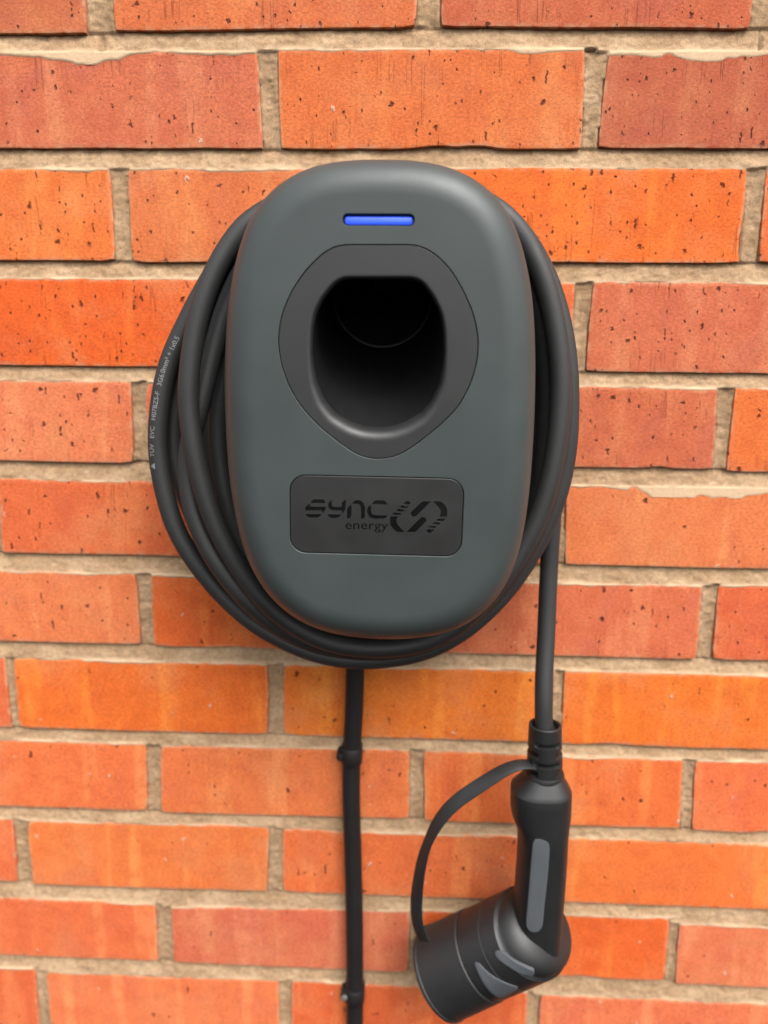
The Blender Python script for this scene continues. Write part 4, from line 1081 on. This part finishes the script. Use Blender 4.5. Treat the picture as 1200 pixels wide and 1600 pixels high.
def sect(c, wl, wr, d, n=48, e=2.6):
    """superellipse section: half widths left/right, half depth."""
    out = []
    for q in np.linspace(0, 2 * math.pi, n, endpoint=False):
        cs, sn = math.cos(q), math.sin(q)
        x = math.copysign(abs(cs) ** (2 / e), cs); y = math.copysign(abs(sn) ** (2 / e), sn)
        out.append((c[0] + x * (wr if x > 0 else wl), c[1] + y * d, c[2]))
    return out

def handle():
    rows = [
 ((0.12378, -0.058, 0.74854), 0.01202, 0.01202, 0.01250),
 ((0.12162, -0.058, 0.73534), 0.02203, 0.02203, 0.02000),
 ((0.12164, -0.058, 0.73059), 0.02230, 0.02230, 0.02030),
 ((0.12207, -0.058, 0.71784), 0.02216, 0.02216, 0.02000),
 ((0.12259, -0.058, 0.71251), 0.02149, 0.02149, 0.02000),
 ((0.12360, -0.058, 0.70718), 0.02009, 0.02009, 0.02000),
 ((0.12437, -0.058, 0.70181), 0.01893, 0.01893, 0.02000),
 ((0.12495, -0.058, 0.69317), 0.01839, 0.01839, 0.02000),
 ((0.12527, -0.058, 0.67127), 0.01841, 0.01841, 0.02000),
 ((0.12479, -0.058, 0.64338), 0.01859, 0.01859, 0.02000),
 ((0.12450, -0.058, 0.62067), 0.01874, 0.01874, 0.02000),
 ((0.12470, -0.058, 0.59763), 0.01839, 0.01839, 0.01950),
 ((0.12530, -0.058, 0.58599), 0.01746, 0.01746, 0.01700),
]
    rings = []
    for (c, wl, wr, d) in rows:
        rings.append(sect(c, wl, wr, d))
    R = np.array(rings)
    t = np.linspace(0, 1, len(R))
    fine = []
    tt = np.linspace(0, len(R) - 1, 5 * (len(R) - 1) + 1)
    for q in tt:
        i = min(int(q), len(R) - 2)
        fine.append(R[i] * (1 - (q - i)) + R[i + 1] * (q - i))
    v, f = loft(fine, True, True, True)
    return fix_normals(obj('plug', v, f, M_PLUG, lead, 32))
plug = handle()
WORLD[plug.name] = Matrix.Identity(4)

# strain relief: ribbed boot
def boot():
    zt, zb = (0.12148, -0.05800, 0.78709)[2], (0.12364, -0.05800, 0.74696)[2]
    xt, xb = (0.12194, -0.05800, 0.78710)[0], (0.12341, -0.05800, 0.74695)[0]
    rows = []
    nz, nth = 64, 72
    H = zt - zb
    rings = []
    c = lambda k: np.array((xt + (xb - xt) * k, -0.058, zt - H * k))
    for r in (0.0072, 0.0088):
        rings.append([c(0.10) + r * np.array((math.cos(a), math.sin(a), 0)) for a in np.linspace(0, 2 * math.pi, nth, endpoint=False)])
    rings.append([c(0.012) + 0.0098 * np.array((math.cos(a), math.sin(a), 0)) for a in np.linspace(0, 2 * math.pi, nth, endpoint=False)])
    for i in range(nz + 1):
        k = i / nz
        R = 0.0118 + 0.0016 * k
        if i == 0:
            R -= 0.0010
        loop = []
        for a in np.linspace(0, 2 * math.pi, nth, endpoint=False):
            r = R
            front = abs((a - 1.5 * math.pi + math.pi) % (2 * math.pi) - math.pi)
            back = abs((a - 0.5 * math.pi + math.pi) % (2 * math.pi) - math.pi)
            side = min(abs((a + math.pi) % (2 * math.pi) - math.pi), abs((a) % (2 * math.pi) - math.pi))
            for kc, dist, half in ((0.30, min(front, back), 0.80), (0.50, side, 1.0), (0.68, min(front, back), 0.80), (0.87, side, 1.0)):
                g = max(0.0, 1 - (abs(k - kc) / 0.05) ** 6) if abs(k - kc) < 0.05 else 0.0
                if dist < half:
                    r -= 0.0048 * g * min(1, (half - dist) / 0.08)
            loop.append(c(k) + r * np.array((math.cos(a), math.sin(a), 0)))
        rings.append(loop)
    v, f = loft([list(map(tuple, r)) for r in rings], True, True, True)
    fix_normals(obj('strain_relief', v, f, M_PLUG, plug, 35))
    zc = zb
    prof = [(-0.001, 0.010), (-0.001, 0.0140), (0.0004, 0.0146), (0.0026, 0.0146), (0.0032, 0.0138), (0.0038, 0.0138), (0.0044, 0.0152), (0.0070, 0.0154), (0.0082, 0.0150), (0.0082, 0.009)]
    v, f = lathe((xb, -0.058, zb + 0.0012), (0, 0, -1), prof)
    fix_normals(obj('collar', v, f, M_PLUG, plug, 35))
boot()

# head: turned body, pointing down to the left and a little to the wall
AX = np.array((-0.7403, 0.2073, -0.6395))
AX /= np.linalg.norm(AX)
HC0 = np.array((0.09284, -0.04800, 0.58540))
RH = 0.0342
REF = np.array((0.0, -1.0, 0.0)); REF -= AX * (REF @ AX); REF /= np.linalg.norm(REF)
WV = np.cross(AX, REF)
UPV = WV if WV[2] > 0 else -WV
T0, T1 = -0.040, 0.054
def arc(c, r0, r1, n=8):
    return [(c[0] - r0 * math.cos(math.pi / 2 * i / n), c[1] + r1 * math.sin(math.pi / 2 * i / n)) for i in range(n + 1)]
def slant(v):
    """the ring at the handle end is cut on a slant: its near side lies further down the head."""
    out = []
    for p in v:
        d = np.array(p) - HC0
        t, n = d @ AX, d @ REF + 0.9 * (d @ UPV)
        k = min(1.0, max(0.0, (T0 + 0.052 - t) / 0.052)) * min(1.0, max(0.0, (t - T0 + 0.018) / 0.015))
        out.append(np.array(p) + AX * (0.30 * k * n))
    return out
def head():
    b = T0
    prof = [(b - 0.013, 0.0)] + arc((b - 0.003, 0.006), 0.010, RH - 0.0085, 12)[1:]
    prof += [(b - 0.001, RH - 0.0022), (b, RH - 0.0012), (b + 0.0012, RH - 0.0002), (b + 0.0195, RH), (b + 0.0198, RH - 0.0006), (b + 0.0206, RH - 0.0006), (b + 0.0209, RH),
             (b + 0.048, RH), (b + 0.049, RH - 0.0010), (b + 0.052, RH - 0.0010)]
    v, f = lathe(HC0, AX, prof, 72)
    v = slant(v)
    fix_normals(obj('plug_head', v, f, M_PLUG, plug, 28))
    c = T1
    prof = [(b + 0.0500, RH - 0.004), (b + 0.0500, RH - 0.0002), (b + 0.0508, RH + 0.0007), (b + 0.056, RH + 0.0008), (c - 0.0035, RH + 0.0016), (c - 0.0030, RH + 0.0022), (c - 0.0008, RH + 0.0022), (c, RH + 0.0015), (c, RH - 0.004), (c - 0.001, 0.0)]
    v, f = lathe(HC0, AX, prof, 72)
    fix_normals(obj('dust_cap', v, f, M_CAP, plug, 28))
head()

def on_head(t, a, r):
    return HC0 + AX * t + r * (math.cos(a) * REF + math.sin(a) * WV)

def patch(name, outline, r, base_r, mat, parent, surf):
    """raised patch: outline in (t, a) surface coordinates."""
    L = resample(np.array(outline), 48, True)
    L = smooth_line(L, 2, True)
    c = L.mean(0)
    rings = []
    for k, rr in ((1.0, base_r), (1.0, r - 0.0002), (0.94, r)):
        rings.append([surf(*(c + (p - c) * k), rr) for p in L])
    for k in (0.7, 0.4, 0.1):
        rings.append([surf(*(c + (p - c) * k), r) for p in L])
    v, f = loft([list(map(tuple, q)) for q in rings], True, False, True)
    return fix_normals(obj(name, v, f, mat, parent, 35))

for outline in [[(-0.02030, 0.6682), (-0.02320, 0.6931), (-0.02630, 0.6333), (-0.03090, 0.3890), (-0.03610, 0.1795), (-0.04100, -0.0349), (-0.03680, -0.1496), (-0.03360, -0.0947), (-0.02810, 0.1446), (-0.02350, 0.3790), (-0.02000, 0.5386)], [(-0.00050, 0.6632), (-0.00390, 0.6433), (-0.00670, 0.3840), (-0.01310, 0.0499), (-0.01960, -0.2843), (-0.01590, -0.3840), (-0.00690, -0.4289), (0.00150, -0.4438), (0.00210, -0.2144), (0.00170, 0.1346), (0.00050, 0.4438)], ]:
    patch('grip_inlay', outline, RH + 0.0007, RH - 0.002, M_INLAY, plug, on_head)

def handle_inlay():
    q = np.array([(0.11412, -0.07700, 0.70726), (0.12629, -0.07700, 0.70511), (0.12626, -0.07700, 0.68029), (0.12523, -0.07700, 0.65605), (0.12447, -0.07700, 0.63028), (0.11867, -0.07700, 0.62726), (0.11229, -0.07700, 0.63085), (0.11297, -0.07700, 0.65554), (0.11351, -0.07700, 0.68244)])
    L = resample(q, 60, True)
    L = smooth_line(L, 3, True)
    c = L.mean(0)
    dep = lambda p: -0.0788 + 3.0 * (p[0] - 0.1226) ** 2
    rings = []
    for k, dy in ((1.0, 0.004), (1.0, 0.0002), (0.95, 0.0)):
        rings.append([((c + (p - c) * k)[0], dep(c + (p - c) * k) + dy, (c + (p - c) * k)[2]) for p in L])
    for k in (0.6, 0.2):
        rings.append([((c + (p - c) * k)[0], dep(c + (p - c) * k), (c + (p - c) * k)[2]) for p in L])
    v, f = loft(rings, True, False, True)
    fix_normals(obj('grip_inlay', v, f, M_INLAY, plug, 35))
handle_inlay()

def strap():
    P = [(0.11734, -0.06200, 0.75536), (0.10768, -0.06800, 0.76214), (0.10093, -0.07000, 0.76206), (0.09104, -0.07000, 0.75613), (0.07270, -0.06900, 0.74050), (0.05860, -0.06800, 0.72949), (0.04999, -0.06700, 0.71854), (0.04143, -0.06500, 0.70196), (0.03480, -0.06200, 0.67785), (0.03147, -0.05900, 0.65101), (0.03038, -0.05700, 0.63181), (0.03128, -0.05500, 0.61175), (0.03456, -0.05400, 0.59995), (0.03772, -0.05300, 0.59509)]
    P = smooth_line(resample(catmull(P, 10), 90), 40)
    T = np.gradient(P, axis=0); T /= np.linalg.norm(T, axis=1)[:, None]
    rings = []
    for i, p in enumerate(P):
        k = i / (len(P) - 1)
        e1 = np.cross(T[i], (0.0, 0.9, -0.43)); e1 /= np.linalg.norm(e1)
        e2 = np.cross(T[i], e1)
        tw = math.radians(np.interp(k, (0, 0.1, 0.3, 0.55, 0.8, 1), (62, 50, 15, 58, 32, 40)))
        wdir = math.cos(tw) * e1 + math.sin(tw) * e2
        n = np.cross(T[i], wdir)
        w, h = 0.0052, 0.0008
        rings.append([p + wdir * a * w + n * b * h for a, b in ((-1, -.6), (-.9, -1), (.9, -1), (1, -.6), (1, .6), (.9, 1), (-.9, 1), (-1, .6))])
    v, f = loft([list(map(tuple, r)) for r in rings], True, True, True)
    fix_normals(obj('cap_strap', v, f, M_CAP, plug, 40))
strap()

# ------------------------------------------------------------------ supply cable and its clips
SUP = [(-0.02102, -0.00850, 0.83713), (-0.02143, -0.00850, 0.80743), (-0.02210, -0.00850, 0.77434), (-0.02332, -0.00850, 0.74617), (-0.02431, -0.00850, 0.72036), (-0.02424, -0.00850, 0.68825), (-0.02247, -0.00850, 0.62818), (-0.02118, -0.00850, 0.56572), (-0.02068, -0.00850, 0.49404), (-0.02079, -0.00850, 0.43985), (-0.02111, -0.00850, 0.35511)]
SP = resample(smooth_line(catmull(SUP, 10), 8), 160)
v, f = tube(SP, 0.0074, 20)
o = fix_normals(obj('supply_cable', v, f, M_SUPPLY, None, 60))
o['label'] = 'straight dark supply cable running down the bricks under the charger'
o['category'] = 'cable'

def clip(px, label, ang):
    c = np.array(px)
    t = thing('cable_clip', label, 'cable clip', (c[0], 0, c[2]), 'clips holding the supply cable')
    i = int(np.argmin(np.abs(SP[:, 2] - c[2])))
    cx, cy = SP[i, 0], SP[i, 1]
    R0, R1, h = 0.0074, 0.0085, 0.0150
    rings = []
    for zz, R in ((-h / 2, R1 - 0.0006), (-h / 2 + 0.0008, R1), (h / 2 - 0.0008, R1), (h / 2, R1 - 0.0006), (h / 2, R0), (-h / 2, R0)):
        lp = [(cx + R, -0.0008)]
        lp += [(cx + R * math.cos(a), cy - R * math.sin(a)) for a in np.linspace(0, math.pi, 20)]
        lp += [(cx - R, -0.0008)]
        rings.append([(x, y, c[2] + zz) for x, y in lp])
    rings.append(rings[0])
    v, f = loft(rings, False)
    fix_normals(obj('saddle', v, f, M_SUPPLY, t, 40))
    bx = cx - R1 - 0.0004
    v, f = lathe((bx, -0.0005, c[2]), (0, -1, 0), [(0, 0.0036), (0.012, 0.0036), (0.0132, 0.0030), (0.0132, 0.0018)], 20, (1, 0, 0))
    fix_normals(obj('nail_boss', v, f, M_SUPPLY, t, 40))
    v, f = lathe((bx, -0.0130, c[2]), (0, -1, 0), [(-0.004, 0.0012), (0.0002, 0.0012), (0.0003, 0.0030), (0.0011, 0.0028), (0.0015, 0.0014)], 18, (1, 0, 0))
    fix_normals(obj('nail', v, f, M_SUPPLY if c[2] > 0.6 else M_NAIL, t, 40))
CLIPS = [(-0.02482, -0.00900, 0.72927), (-0.02207, -0.00900, 0.49913)]
clip(CLIPS[0], 'upper black cable clip on the supply cable, one course under the coil', 0)
clip(CLIPS[1], 'lower black cable clip on the supply cable with a pale nail head', 0)
